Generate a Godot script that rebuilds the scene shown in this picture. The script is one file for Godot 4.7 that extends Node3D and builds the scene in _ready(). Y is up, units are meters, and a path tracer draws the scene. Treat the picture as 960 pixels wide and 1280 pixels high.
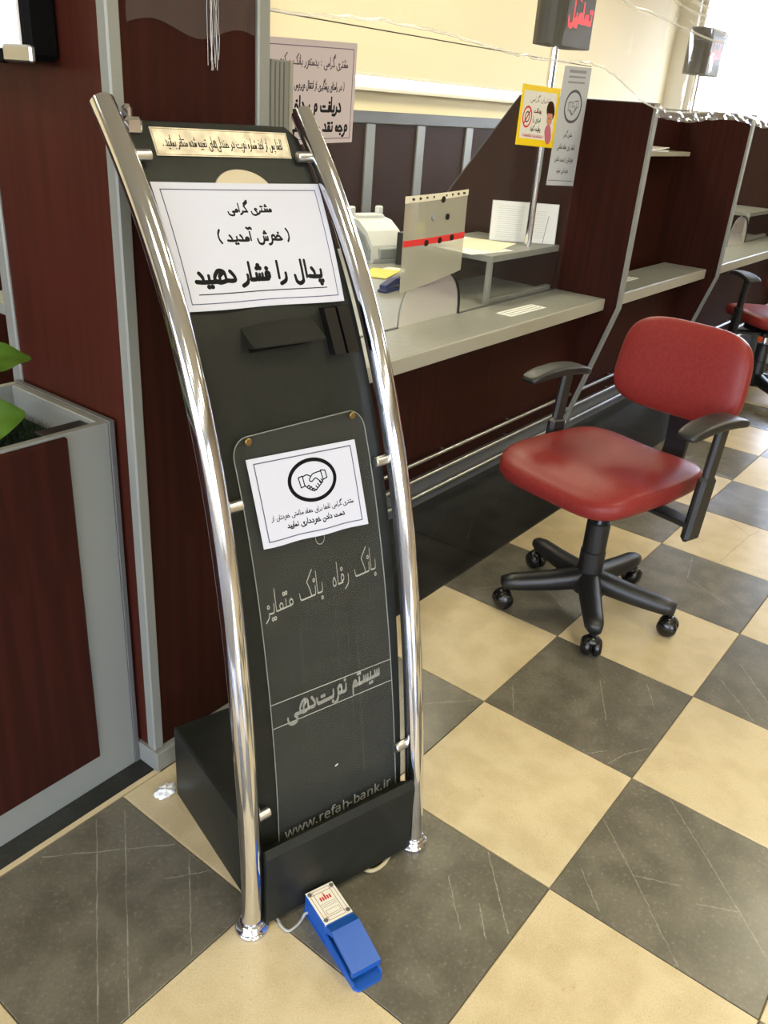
extends Node3D
# A bank hall: a queue-ticket kiosk in front of a teller counter, a red swivel chair on a chequered stone floor.
# World: x runs along the counter, z away from it, y is up, metres.

const CW := 960.0
const CH := 1280.0
const DIV_FRONT := -0.64
const TILE := 0.4
const CH_YAW := 0.12
var used := {}
var M := {}
var ceiling: Node3D
var rng := RandomNumberGenerator.new()


func _ready() -> void:
	rng.seed = 7
	make_camera_and_light()
	make_materials()
	make_room()
	make_lamps()
	make_floor()
	make_end_cabinet()
	make_counter()
	make_planter()
	make_kiosk()
	make_pedal()
	make_chairs()
	make_counter_things()
	make_film()


# ------------------------------------------------------------------ camera, sky, exposure
func make_camera_and_light() -> void:
	var cam := Camera3D.new()
	cam.name = "camera"
	cam.fov = rad_to_deg(2.0 * atan(640.0 / 1048.15))
	cam.near = 0.05
	cam.far = 60.0
	var r := Vector3(0.61668861, 0.06872364, 0.78420165)
	var u := Vector3(0.3083191, 0.89551022, -0.32093735)
	var f := Vector3(0.72431657, -0.43970275, -0.53106214)
	cam.transform = Transform3D(Basis(r, u, -f), Vector3(-1.55626748, 1.35235388, 0.77964462))
	add_child(cam)
	cam.current = true
	var env := Environment.new()
	env.tonemap_mode = Environment.TONE_MAPPER_LINEAR
	env.tonemap_exposure = 0.88
	env.background_mode = Environment.BG_SKY
	env.sdfgi_enabled = true
	env.ssao_enabled = true
	env.ssil_enabled = true
	var sm := ProceduralSkyMaterial.new()
	sm.sky_top_color = Color(0.78, 0.86, 1.0)
	sm.sky_horizon_color = Color(0.95, 0.97, 1.0)
	sm.ground_bottom_color = Color(0.55, 0.53, 0.5)
	sm.ground_horizon_color = Color(0.8, 0.8, 0.8)
	sm.sky_energy_multiplier = 3.4
	sm.ground_energy_multiplier = 1.6
	var sky := Sky.new()
	sky.sky_material = sm
	env.sky = sky
	var we := WorldEnvironment.new()
	we.name = "world_environment"
	we.environment = env
	add_child(we)


# ------------------------------------------------------------------ naming
func numbered(p: Node, n: String) -> String:
	var k := str(p.get_instance_id()) + n
	var c: int = used.get(k, 0)
	used[k] = c + 1
	return n if c == 0 else "%s_%03d" % [n, c]


func put(o: Node3D, n: String, parent: Node = null) -> void:
	var p: Node = parent if parent else self
	o.name = numbered(p, n)
	p.add_child(o, true)


func thing(n: String, label: String, cat: String, pos := Vector3.ZERO, yaw := 0.0, group := "") -> Node3D:
	var o := Node3D.new()
	put(o, n)
	o.position = pos
	o.rotation.y = yaw
	tag(o, label, cat, group)
	return o


func tag(o: Node, label: String, cat: String, group := "", kind := "") -> void:
	o.set_meta("label", label)
	o.set_meta("category", cat)
	if group != "":
		o.set_meta("group", group)
	if kind != "":
		o.set_meta("kind", kind)


func obj(n: String, st: SurfaceTool, m: Material, parent: Node = null) -> MeshInstance3D:
	var o := MeshInstance3D.new()
	st.generate_normals()
	o.mesh = st.commit()
	o.material_override = m
	put(o, n, parent)
	return o


func struct(n: String, st: SurfaceTool, m: Material, label := "") -> MeshInstance3D:
	var o := obj(n, st, m)
	o.set_meta("kind", "structure")
	if label != "":
		o.set_meta("label", label)
	return o


func dup(src: Node3D, pos: Vector3, yaw: float, base: String, label: String) -> Node3D:
	var c: Node3D = src.duplicate()
	c.name = numbered(self, base)
	add_child(c)
	c.position = pos
	c.rotation.y = yaw
	c.set_meta("label", label)
	return c


# ------------------------------------------------------------------ mesh helpers
func mb(smooth := false) -> SurfaceTool:
	var st := SurfaceTool.new()
	st.begin(Mesh.PRIMITIVE_TRIANGLES)
	st.set_smooth_group(0 if smooth else -1)
	return st


func tri(st: SurfaceTool, a: Vector3, b: Vector3, c: Vector3) -> void:   # a b c counter-clockwise from outside
	st.add_vertex(a)
	st.add_vertex(c)
	st.add_vertex(b)


func quad(st: SurfaceTool, a: Vector3, b: Vector3, c: Vector3, d: Vector3) -> void:
	tri(st, a, b, c)
	tri(st, a, c, d)


func quad_uv(st: SurfaceTool, p: Array, uv: Array) -> void:
	for k in [0, 2, 1, 0, 3, 2]:
		st.set_uv(uv[k])
		st.add_vertex(p[k])


func cpoly(st: SurfaceTool, pts: Array, centre: Vector3) -> void:
	# a flat convex polygon, turned so that it faces away from centre
	var n: Vector3 = (pts[1] - pts[0]).cross(pts[2] - pts[0])
	var mid := Vector3.ZERO
	for p in pts:
		mid += p
	mid /= pts.size()
	for k in range(1, pts.size() - 1):
		if n.dot(mid - centre) > 0.0:
			tri(st, pts[0], pts[k], pts[k + 1])
		else:
			tri(st, pts[0], pts[k + 1], pts[k])


func box(st: SurfaceTool, lo: Vector3, hi: Vector3, r := 0.0, t := Transform3D()) -> void:
	var c := (lo + hi) / 2.0
	var h := (hi - lo) / 2.0
	r = minf(r, minf(h.x, minf(h.y, h.z)) * 0.9)
	var P := func(ax: int, s: Vector3) -> Vector3:
		var q := h - Vector3(r, r, r)
		q[ax] = h[ax]
		return t * (c + q * s)
	var wc := t * c
	for ax in 3:
		var a1 := (ax + 1) % 3
		var a2 := (ax + 2) % 3
		for s in [-1.0, 1.0]:
			var pts := []
			for e in [[-1, -1], [1, -1], [1, 1], [-1, 1]]:
				var sg := Vector3.ONE
				sg[ax] = s
				sg[a1] = e[0]
				sg[a2] = e[1]
				pts.append(P.call(ax, sg))
			cpoly(st, pts, wc)
	if r <= 0.0:
		return
	for ax in 3:
		var a1 := (ax + 1) % 3
		var a2 := (ax + 2) % 3
		for s1 in [-1.0, 1.0]:
			for s2 in [-1.0, 1.0]:
				var sa := Vector3.ONE
				sa[a1] = s1
				sa[a2] = s2
				var sb := sa
				sa[ax] = -1.0
				sb[ax] = 1.0
				cpoly(st, [P.call(a1, sa), P.call(a1, sb), P.call(a2, sb), P.call(a2, sa)], wc)
	for sx in [-1.0, 1.0]:
		for sy in [-1.0, 1.0]:
			for sz in [-1.0, 1.0]:
				var s := Vector3(sx, sy, sz)
				cpoly(st, [P.call(0, s), P.call(1, s), P.call(2, s)], wc)


func bx(n: String, lo: Vector3, hi: Vector3, m: Material, parent: Node = null, r := 0.0015, t := Transform3D()) -> MeshInstance3D:
	var st := mb()
	box(st, lo, hi, r, t)
	return obj(n, st, m, parent)


func lathe(st: SurfaceTool, prof: Array, n: int, t := Transform3D()) -> void:
	# prof: Vector2(radius, height) from the bottom up
	for i in prof.size() - 1:
		for j in n:
			var a := TAU * j / n
			var b := TAU * (j + 1) / n
			var p0: Vector2 = prof[i]
			var p1: Vector2 = prof[i + 1]
			var A := t * Vector3(p0.x * cos(a), p0.y, p0.x * sin(a))
			var B := t * Vector3(p1.x * cos(a), p1.y, p1.x * sin(a))
			var C := t * Vector3(p1.x * cos(b), p1.y, p1.x * sin(b))
			var D := t * Vector3(p0.x * cos(b), p0.y, p0.x * sin(b))
			if p1.x > 1e-6:
				tri(st, A, B, C)
			if p0.x > 1e-6:
				tri(st, A, C, D)


func rod(st: SurfaceTool, a: Vector3, b: Vector3, r: float, n := 14, bev := 0.0) -> void:
	var y := (b - a).normalized()
	var x := y.cross(Vector3(0.3, 0.9, 0.31)).normalized()
	var t := Transform3D(Basis(x, y, x.cross(y)), a)
	var l := (b - a).length()
	st.set_smooth_group(1)
	lathe(st, [Vector2(r, bev), Vector2(r, l - bev)], n, t)
	st.set_smooth_group(-1)
	if bev > 0.0:
		lathe(st, [Vector2(0, 0), Vector2(r - bev, 0), Vector2(r, bev)], n, t)
		lathe(st, [Vector2(r, l - bev), Vector2(r - bev, l), Vector2(0, l)], n, t)
	else:
		lathe(st, [Vector2(0, 0), Vector2(r, 0)], n, t)
		lathe(st, [Vector2(r, l), Vector2(0, l)], n, t)


func tube(st: SurfaceTool, pts: Array, rad: float, n := 16, flat := 1.0) -> void:
	var rings := []
	var N := Vector3.ZERO
	for i in pts.size():
		var T: Vector3
		if i == 0:
			T = pts[1] - pts[0]
		elif i == pts.size() - 1:
			T = pts[i] - pts[i - 1]
		else:
			T = pts[i + 1] - pts[i - 1]
		T = T.normalized()
		if i == 0:
			N = T.cross(Vector3(0, 0, 1))
			if N.length() < 0.05:
				N = T.cross(Vector3(1, 0, 0))
		N = (N - T * N.dot(T)).normalized()
		var B := T.cross(N)
		var ring := []
		for j in n:
			var a := TAU * j / n
			ring.append(pts[i] + rad * (N * cos(a) + B * sin(a) * flat))
		rings.append(ring)
	st.set_smooth_group(1)
	for i in rings.size() - 1:
		for j in n:
			var k := (j + 1) % n
			quad(st, rings[i][j], rings[i][k], rings[i + 1][k], rings[i + 1][j])
	st.set_smooth_group(-1)
	for j in n:
		var k := (j + 1) % n
		tri(st, pts[0], rings[0][k], rings[0][j])
		tri(st, pts[-1], rings[-1][j], rings[-1][k])


func curve_pts(c: Array, n := 8) -> Array:
	var o := []
	for i in c.size() - 1:
		var a = c[maxi(i - 1, 0)]
		var d = c[mini(i + 2, c.size() - 1)]
		for k in n:
			o.append(c[i].cubic_interpolate(c[i + 1], a, d, float(k) / n))
	o.append(c[-1])
	return o


func prism(st: SurfaceTool, poly: PackedVector2Array, h: float, t := Transform3D()) -> void:
	# polygon in local x y, from z = 0 to z = h
	if Geometry2D.is_polygon_clockwise(poly):
		poly.reverse()
	var area := 0.0
	for i in poly.size():
		area += poly[i].cross(poly[(i + 1) % poly.size()])
	if area < 0.0:
		poly.reverse()
	var idx := Geometry2D.triangulate_polygon(poly)
	for k in range(0, idx.size(), 3):
		var a := poly[idx[k]]
		var b := poly[idx[k + 1]]
		var c := poly[idx[k + 2]]
		if (b - a).cross(c - a) < 0.0:
			var s := b
			b = c
			c = s
		tri(st, t * Vector3(a.x, a.y, h), t * Vector3(b.x, b.y, h), t * Vector3(c.x, c.y, h))
		tri(st, t * Vector3(a.x, a.y, 0), t * Vector3(c.x, c.y, 0), t * Vector3(b.x, b.y, 0))
	for i in poly.size():
		var a := poly[i]
		var b := poly[(i + 1) % poly.size()]
		quad(st, t * Vector3(a.x, a.y, 0), t * Vector3(b.x, b.y, 0), t * Vector3(b.x, b.y, h), t * Vector3(a.x, a.y, h))


func grid(st: SurfaceTool, nu: int, nv: int, f: Callable, uv := true, turned := false) -> void:
	# f(u, v) -> point, u to the right and v up as seen from the front
	for i in nu:
		for j in nv:
			var q := [Vector2(i, j), Vector2(i + 1, j), Vector2(i + 1, j + 1), Vector2(i, j + 1)]
			if turned:
				q = [q[0], q[3], q[2], q[1]]
			for k in [0, 2, 1, 0, 3, 2]:
				var u: float = q[k].x / nu
				var v: float = q[k].y / nv
				st.set_uv(Vector2(u, 1.0 - v) if uv else Vector2(0.004, 0.004))
				st.add_vertex(f.call(u, v))


func slab(st: SurfaceTool, nu: int, nv: int, front: Callable, back: Callable) -> void:
	# a sheet with thickness; the print of the front only
	st.set_smooth_group(1)
	grid(st, nu, nv, front)
	st.set_smooth_group(2)
	grid(st, nu, nv, back, false, true)
	st.set_smooth_group(-1)
	for e in 4:
		var n := nu if e % 2 == 0 else nv
		for i in n:
			var s := float(i) / n
			var s2 := float(i + 1) / n
			var a: Vector2 = [Vector2(s, 0), Vector2(1, s), Vector2(1 - s, 1), Vector2(0, 1 - s)][e]
			var b: Vector2 = [Vector2(s2, 0), Vector2(1, s2), Vector2(1 - s2, 1), Vector2(0, 1 - s2)][e]
			var p := [back.call(a.x, a.y), back.call(b.x, b.y), front.call(b.x, b.y), front.call(a.x, a.y)]
			var o := Vector2(0.004, 0.004)
			quad_uv(st, p, [o, o, o, o])


func paper(st: SurfaceTool, c: Array, th: float, sag := 0.0) -> void:
	# corners tl, tr, br, bl; sag bows the middle forward
	var n: Vector3 = (c[3] - c[0]).cross(c[1] - c[0]).normalized()
	var f := func(u: float, v: float) -> Vector3:
		var p: Vector3 = c[3].lerp(c[2], u).lerp(c[0].lerp(c[1], u), v)
		return p + n * sag * 4.0 * u * (1.0 - u)
	var b := func(u: float, v: float) -> Vector3:
		return f.call(u, v) - n * th
	slab(st, 8 if sag != 0.0 else 1, 1, f, b)


func cushion(st: SurfaceTool, half: Vector3, e1: float, e2: float, shape: Callable, nu := 56, nv := 24) -> void:
	# superellipsoid with half sizes; shape(p) bends it
	st.set_smooth_group(1)
	var P := func(i: int, j: int) -> Vector3:
		var u := TAU * (i % nu) / nu
		var v := PI * (float(j) / nv - 0.5)
		var cv := pow(absf(cos(v)), e1)
		var p := Vector3(cv * signf(cos(u)) * pow(absf(cos(u)), e2), signf(sin(v)) * pow(absf(sin(v)), e1), cv * signf(sin(u)) * pow(absf(sin(u)), e2))
		return shape.call(p * half)
	for j in nv:
		for i in nu:
			var A: Vector3 = P.call(i, j)
			var B: Vector3 = P.call(i, j + 1)
			var C: Vector3 = P.call(i + 1, j + 1)
			var D: Vector3 = P.call(i + 1, j)
			if j < nv - 1:
				tri(st, A, B, C)
			if j > 0:
				tri(st, A, C, D)


# ------------------------------------------------------------------ textures
func noise(sd: int, w: int, h: int, freq: float, oct := 4) -> Image:
	var n := FastNoiseLite.new()
	n.seed = sd
	n.noise_type = FastNoiseLite.TYPE_SIMPLEX_SMOOTH
	n.frequency = freq
	n.fractal_octaves = oct
	var im := n.get_seamless_image(w, h)
	im.convert(Image.FORMAT_RGB8)
	return im


func tex(im: Image) -> ImageTexture:
	return ImageTexture.create_from_image(im)


func dot_line(im: Image, a: Vector2, b: Vector2, r: float, col: Color) -> void:
	var lo := Vector2(minf(a.x, b.x), minf(a.y, b.y)) - Vector2(r + 1, r + 1)
	var hi := Vector2(maxf(a.x, b.x), maxf(a.y, b.y)) + Vector2(r + 1, r + 1)
	var d := b - a
	var l2 := maxf(d.length_squared(), 1e-9)
	for y in range(maxi(0, int(lo.y)), mini(im.get_height(), int(hi.y) + 2)):
		for x in range(maxi(0, int(lo.x)), mini(im.get_width(), int(hi.x) + 2)):
			var p := Vector2(x + 0.5, y + 0.5)
			var t := clampf((p - a).dot(d) / l2, 0.0, 1.0)
			var k := clampf(r - (p - a - d * t).length() + 0.5, 0.0, 1.0) * col.a
			if k > 0.0:
				var o := im.get_pixel(x, y)
				var q := o.lerp(Color(col.r, col.g, col.b, 1.0), k)
				if im.get_format() == Image.FORMAT_RGBA8:
					q = Color(col.r, col.g, col.b, maxf(o.a, k))
				im.set_pixel(x, y, q)


func outline(im: Image, lo: Vector2, hi: Vector2, r: float, col: Color) -> void:
	var c := [lo, Vector2(hi.x, lo.y), hi, Vector2(lo.x, hi.y)]
	for k in 4:
		dot_line(im, c[k], c[(k + 1) % 4], r, col)


func ring(im: Image, c: Vector2, rad: Vector2, r: float, col: Color, a0 := 0.0, a1 := TAU) -> void:
	var n := 40
	for k in n:
		var a := a0 + (a1 - a0) * k / n
		var b := a0 + (a1 - a0) * (k + 1) / n
		dot_line(im, c + Vector2(cos(a), sin(a)) * rad, c + Vector2(cos(b), sin(b)) * rad, r, col)


# Persian letters as pen strokes. x runs leftwards from where the pen enters, y is up, the base line is 0.
func letter(ch: String, cr: bool, cl: bool) -> Array:
	# returns [advance, strokes, place of dots above, place of dots below]
	var V := func(a: Array) -> Array:
		var o := []
		for k in range(0, a.size(), 2):
			o.append(Vector2(a[k], a[k + 1]))
		return o
	var lead := [V.call([-0.02, 0, 0.12, 0])] if cr else []
	match ch:
		"ا", "آ":
			var s := [V.call([0.0, 0.0, 0.08, 0.01, 0.12, 0.08, 0.12, 0.82])] if cr else [V.call([0.1, 0.82, 0.1, 0.0])]
			if ch == "آ":
				s = [V.call([0.1, 0.68, 0.1, 0.0])]
				s.append(V.call([-0.08, 0.88, 0.0, 0.97, 0.16, 0.9, 0.27, 0.98]))
			return [0.2, s, Vector2(0.1, 1.0), Vector2(0.1, -0.2)]
		"ب", "پ", "ت", "ن", "ی", "ئ", "ث":
			if cl:
				if cr:
					return [0.28, [V.call([-0.02, 0, 0.1, 0.0, 0.3, 0]), V.call([0.13, 0.02, 0.12, 0.3])], Vector2(0.13, 0.5), Vector2(0.13, -0.22)]
				return [0.3, [V.call([0.05, 0.32, 0.06, 0.1, 0.12, 0.0, 0.32, 0])], Vector2(0.1, 0.52), Vector2(0.12, -0.22)]
			if ch == "ن":
				return [0.62, lead + [V.call([0.06, 0.26, 0.06, -0.02, 0.12, -0.22, 0.3, -0.3, 0.48, -0.2, 0.54, 0.12])], Vector2(0.3, 0.2), Vector2(0.3, -0.4)]
			if ch == "ی":
				if cr:
					return [0.74, [V.call([-0.02, 0, 0.12, 0.03, 0.2, -0.02, 0.12, -0.1, 0.07, -0.2, 0.16, -0.33, 0.4, -0.35, 0.62, -0.24, 0.68, 0.0])], Vector2.ZERO, Vector2(0.4, -0.5)]
				return [0.74, [V.call([0.06, 0.22, 0.16, 0.3, 0.27, 0.2, 0.15, 0.03, 0.07, -0.14, 0.16, -0.3, 0.4, -0.34, 0.62, -0.22, 0.68, 0.02])], Vector2.ZERO, Vector2(0.4, -0.5)]
			var s2 := [V.call([-0.02, 0, 0.15, 0.0, 0.72, 0.0, 0.86, 0.06, 0.9, 0.28])] if cr else [V.call([0.05, 0.3, 0.06, 0.1, 0.16, 0.0, 0.72, 0.0, 0.86, 0.06, 0.9, 0.28])]
			return [1.0, s2, Vector2(0.48, 0.26), Vector2(0.48, -0.22)]
		"د", "ذ":
			if cr:
				return [0.5, [V.call([-0.02, 0, 0.2, 0.0, 0.44, 0.03]), V.call([0.26, 0.42, 0.15, 0.24, 0.12, 0.04])], Vector2(0.2, 0.66), Vector2.ZERO]
			return [0.5, [V.call([0.24, 0.45, 0.09, 0.24, 0.05, 0.06, 0.2, 0.0, 0.44, 0.03])], Vector2(0.2, 0.68), Vector2.ZERO]
		"ر", "ز", "ژ":
			if cr:
				return [0.34, [V.call([-0.02, 0, 0.07, 0.02, 0.1, 0.0, 0.14, -0.12, 0.36, -0.26])], Vector2(0.12, 0.26), Vector2.ZERO]
			return [0.36, [V.call([0.08, 0.24, 0.08, 0.02, 0.16, -0.14, 0.38, -0.26])], Vector2(0.1, 0.46), Vector2.ZERO]
		"س", "ش":
			var t := lead + [V.call([0.05, 0.26, 0.06, 0.05, 0.12, 0.0, 0.19, 0.04, 0.2, 0.24]), V.call([0.2, 0.24, 0.22, 0.04, 0.28, 0.0, 0.34, 0.04, 0.36, 0.28])]
			if cl:
				return [0.56, t + [V.call([0.36, 0.28, 0.38, 0.05, 0.44, 0.0, 0.58, 0.0])], Vector2(0.22, 0.52), Vector2.ZERO]
			return [0.94, t + [V.call([0.36, 0.28, 0.37, 0.0, 0.44, -0.22, 0.62, -0.3, 0.8, -0.2, 0.86, 0.1])], Vector2(0.22, 0.52), Vector2.ZERO]
		"ص", "ض", "ط", "ظ":
			var t2 := [V.call([-0.02 if cr else 0.06, 0, 0.5, 0.0]), V.call([0.06, 0.02, 0.22, 0.24, 0.4, 0.28, 0.5, 0.14, 0.46, 0.0])]
			if ch == "ط" or ch == "ظ":
				return [0.6, t2 + [V.call([0.14, 0.84, 0.14, 0.04]), V.call([0.46, 0, 0.62, 0])], Vector2(0.36, 0.5), Vector2.ZERO]
			return [0.74, t2 + [V.call([0.5, 0.1, 0.58, 0.2, 0.58, 0.04, 0.64, 0.0, 0.76, 0])], Vector2(0.3, 0.5), Vector2.ZERO]
		"ع", "غ":
			if cr:
				return [0.42, [V.call([-0.02, 0, 0.14, 0.02, 0.3, 0.24]), V.call([0.3, 0.24, 0.08, 0.25]), V.call([0.08, 0.25, 0.26, 0.02, 0.44, 0])], Vector2(0.2, 0.48), Vector2.ZERO]
			return [0.44, [V.call([0.32, 0.3, 0.2, 0.36, 0.08, 0.24, 0.2, 0.08, 0.34, 0.1]), V.call([0.02, 0.0, 0.16, 0.06, 0.3, 0.0, 0.46, 0.0])], Vector2(0.2, 0.58), Vector2.ZERO]
		"ج", "چ", "ح", "خ":
			return [0.5, ([V.call([-0.02, 0, 0.2, 0])] if cr else []) + [V.call([0.44, 0.2, 0.36, 0.32, 0.2, 0.26, 0.04, 0.04]), V.call([0.04, 0.03, 0.2, 0.0, 0.52, 0.0])], Vector2(0.26, 0.54), Vector2(0.26, -0.22)]
		"ف", "ق":
			var lp := V.call([0.22, 0.06, 0.08, 0.1, 0.07, 0.24, 0.18, 0.3, 0.25, 0.18, 0.22, 0.02])
			if cl:
				return [0.38, [lp, V.call([-0.02 if cr else 0.16, 0, 0.4, 0])], Vector2(0.17, 0.5), Vector2.ZERO]
			if ch == "ق":
				return [0.68, lead + [lp, V.call([0.22, 0.06, 0.2, -0.15, 0.36, -0.28, 0.54, -0.2, 0.6, 0.1])], Vector2(0.18, 0.5), Vector2.ZERO]
			return [0.98, lead + [lp, V.call([0.2, 0.02, 0.7, 0.0, 0.85, 0.06, 0.88, 0.28])], Vector2(0.18, 0.5), Vector2.ZERO]
		"ک", "گ":
			var s3 := [V.call([-0.12, 0.92, 0.1, 0.74, 0.3, 0.56]), V.call([0.3, 0.56, 0.16, 0.3, 0.08, 0.08, 0.04, 0.0])]
			if ch == "گ":
				s3.append(V.call([-0.12, 1.1, 0.1, 0.92, 0.26, 0.78]))
			if cl:
				return [0.42, s3 + [V.call([-0.02 if cr else 0.04, 0, 0.44, 0])], Vector2(0.2, 1.1), Vector2.ZERO]
			return [0.98, s3 + [V.call([-0.02 if cr else 0.04, 0, 0.7, 0.0, 0.84, 0.06, 0.88, 0.26])], Vector2(0.2, 1.1), Vector2.ZERO]
		"ل":
			if cl:
				return [0.26, lead + [V.call([0.12, 0.84, 0.12, 0.08, 0.16, 0.0, 0.28, 0])], Vector2(0.1, 1.0), Vector2.ZERO]
			return [0.62, lead + [V.call([0.12, 0.84, 0.12, 0.0, 0.16, -0.2, 0.34, -0.29, 0.5, -0.18, 0.55, 0.1])], Vector2(0.1, 1.0), Vector2.ZERO]
		"م":
			var lp2 := V.call([0.2, 0.0, 0.08, 0.03, 0.06, 0.14, 0.17, 0.22, 0.28, 0.13, 0.2, 0.0])
			if cl:
				return [0.4, lead + [lp2, V.call([0.2, 0.0, 0.42, 0])], Vector2(0.2, 0.4), Vector2.ZERO]
			return [0.44, lead + [lp2, V.call([0.26, 0.1, 0.33, -0.02, 0.34, -0.42])], Vector2(0.2, 0.4), Vector2.ZERO]
		"و":
			return [0.6, ([V.call([-0.02, 0, 0.1, 0.02])] if cr else []) + [V.call([0.3, 0.06, 0.14, 0.02, 0.05, 0.17, 0.15, 0.36, 0.3, 0.28, 0.32, 0.04, 0.35, -0.16, 0.48, -0.32, 0.6, -0.34])], Vector2.ZERO, Vector2.ZERO]
		"ه":
			if cl and cr:
				return [0.44, [V.call([-0.02, 0, 0.46, 0]), V.call([0.1, 0, 0.12, 0.22, 0.24, 0.28, 0.3, 0.12, 0.2, 0]), V.call([0.14, 0, 0.14, -0.18, 0.26, -0.22, 0.32, 0])], Vector2.ZERO, Vector2.ZERO]
			if cl:
				return [0.7, [V.call([0.0, 0.05, 0.06, 0.42, 0.34, 0.48, 0.56, 0.16, 0.36, -0.04, 0.0, 0.02]), V.call([0.1, 0.42, 0.3, 0.24, 0.3, 0.0]), V.call([0.34, 0.0, 0.72, 0])], Vector2.ZERO, Vector2.ZERO]
			if cr:
				return [0.36, [V.call([-0.02, 0, 0.14, 0.02, 0.26, 0.02, 0.32, 0.16, 0.22, 0.3, 0.12, 0.16, 0.14, 0.02])], Vector2.ZERO, Vector2.ZERO]
			return [0.36, [V.call([0.08, 0.12, 0.18, 0.3, 0.3, 0.14, 0.24, 0.0, 0.1, 0.02, 0.08, 0.12])], Vector2.ZERO, Vector2.ZERO]
		"(":
			return [0.3, [V.call([0.2, 0.85, 0.08, 0.6, 0.05, 0.35, 0.08, 0.1, 0.2, -0.15])], Vector2.ZERO, Vector2.ZERO]
		")":
			return [0.3, [V.call([0.08, 0.85, 0.2, 0.6, 0.23, 0.35, 0.2, 0.1, 0.08, -0.15])], Vector2.ZERO, Vector2.ZERO]
		":":
			return [0.24, [V.call([0.1, 0.06, 0.11, 0.06]), V.call([0.1, 0.36, 0.11, 0.36])], Vector2.ZERO, Vector2.ZERO]
		".":
			return [0.2, [V.call([0.1, 0.02, 0.11, 0.02])], Vector2.ZERO, Vector2.ZERO]
	return [0.34, [], Vector2.ZERO, Vector2.ZERO]


func fa(im: Image, s: String, centre: float, base: float, em: float, wt: float, col: Color, fit := 0.0, slope := 0.0, hollow := false) -> void:
	var dots := {"ب": -1, "پ": -3, "ت": 2, "ث": 3, "ن": 1, "ذ": 1, "ز": 1, "ژ": 3, "ش": 3, "ض": 1, "ظ": 1, "غ": 1, "ج": -1, "چ": -3, "خ": 1, "ف": 1, "ق": 2, "ی": -2}
	var no_left := "اآدذرزژو():. -"
	var x := 0.0
	var strokes := []
	var marks := []
	for i in s.length():
		var ch := s[i]
		if ch == "-":
			continue
		var cr := i > 0 and not no_left.contains(s[i - 1]) and not no_left.substr(7).contains(ch)
		if "():. ".contains(ch):
			cr = false
		var cl: bool = not no_left.contains(ch) and i + 1 < s.length() and not "():. -".contains(s[i + 1])
		var g := letter(ch, cr, cl)
		for k in g[1]:
			var q := []
			for p in curve_pts(k, 6):
				q.append(p + Vector2(x, 0))
			strokes.append(q)
		if dots.has(ch):
			var n: int = dots[ch]
			if ch == "ی" and not cl:
				n = 0
			var at: Vector2 = (g[2] if n > 0 else g[3]) + Vector2(x, 0)
			if ch == "ن" and cl:
				n = 1
			var m := absi(n)
			var up := 1.0 if n > 0 else -1.0
			if m == 1:
				marks.append(at)
			elif m >= 2:
				marks.append(at + Vector2(-0.08, 0))
				marks.append(at + Vector2(0.08, 0))
				if m == 3:
					marks.append(at + Vector2(0, 0.14 * up))
		x += g[0]
	var sx := em
	if fit > 0.0:
		sx = fit / x
	var to := func(p: Vector2) -> Vector2:
		var px := centre + x * sx * 0.5 - p.x * sx
		return Vector2(px, base - p.y * em + (px - centre) * slope)
	for q in strokes:
		for k in q.size() - 1:
			var a: Vector2 = to.call(q[k])
			var b: Vector2 = to.call(q[k + 1])
			var d := b - a
			var w := wt * (0.62 + 0.38 * absf(d.x) / maxf(d.length(), 1e-6))
			dot_line(im, a, b, w * 0.5, col)
	for p in marks:
		var c: Vector2 = to.call(p)
		if hollow:
			ring(im, c, Vector2(wt, wt) * 0.9, wt * 0.4, col)
		else:
			dot_line(im, c, c + Vector2(0.1, 0), wt * 0.52, col)


func handshake(im: Image, c: Vector2, s: float, w: float, col: Color) -> void:
	# two cuffs and clasped hands in a thick oval
	ring(im, c, Vector2(1.1, 0.86) * s, w * 1.7, col)
	var L := func(a: Array) -> void:
		var p := []
		for k in range(0, a.size(), 2):
			p.append(c + Vector2(a[k], a[k + 1]) * s)
		p = curve_pts(p, 4)
		for k in p.size() - 1:
			dot_line(im, p[k], p[k + 1], w * 0.5, col)
	L.call([-0.66, -0.2, -0.46, -0.24])
	L.call([-0.46, -0.24, -0.42, 0.2])
	L.call([-0.42, 0.2, -0.6, 0.24])
	L.call([-0.6, 0.24, -0.66, -0.2])
	L.call([0.66, -0.3, 0.44, -0.34])
	L.call([0.44, -0.34, 0.5, 0.08])
	L.call([0.5, 0.08, 0.7, 0.02])
	L.call([0.7, 0.02, 0.66, -0.3])
	L.call([-0.46, -0.2, -0.26, -0.26, -0.1, -0.18])
	L.call([0.44, -0.3, 0.2, -0.28, 0.0, -0.22, -0.16, -0.02, -0.06, 0.06, 0.1, -0.04, 0.2, -0.02, 0.42, 0.2])
	L.call([-0.42, 0.16, -0.3, 0.3, -0.06, 0.46, 0.08, 0.42])
	for k in 4:
		var o := Vector2(0.1 * k, -0.08 * k)
		L.call([0.06 + o.x, 0.46 + o.y, 0.16 + o.x, 0.4 + o.y, 0.1 + o.x, 0.28 + o.y])
	for k in 3:
		L.call([-0.3 + 0.1 * k, 0.24 + 0.08 * k, -0.22 + 0.1 * k, 0.2 + 0.08 * k, -0.2 + 0.1 * k, 0.34 + 0.07 * k])
	L.call([0.42, 0.2, 0.5, 0.06])


func sheet_img(w: int, h: int, back := Color(0.725, 0.728, 0.775)) -> Image:
	var im := Image.create(w, h, false, Image.FORMAT_RGB8)
	im.fill(back)
	return im


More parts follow.
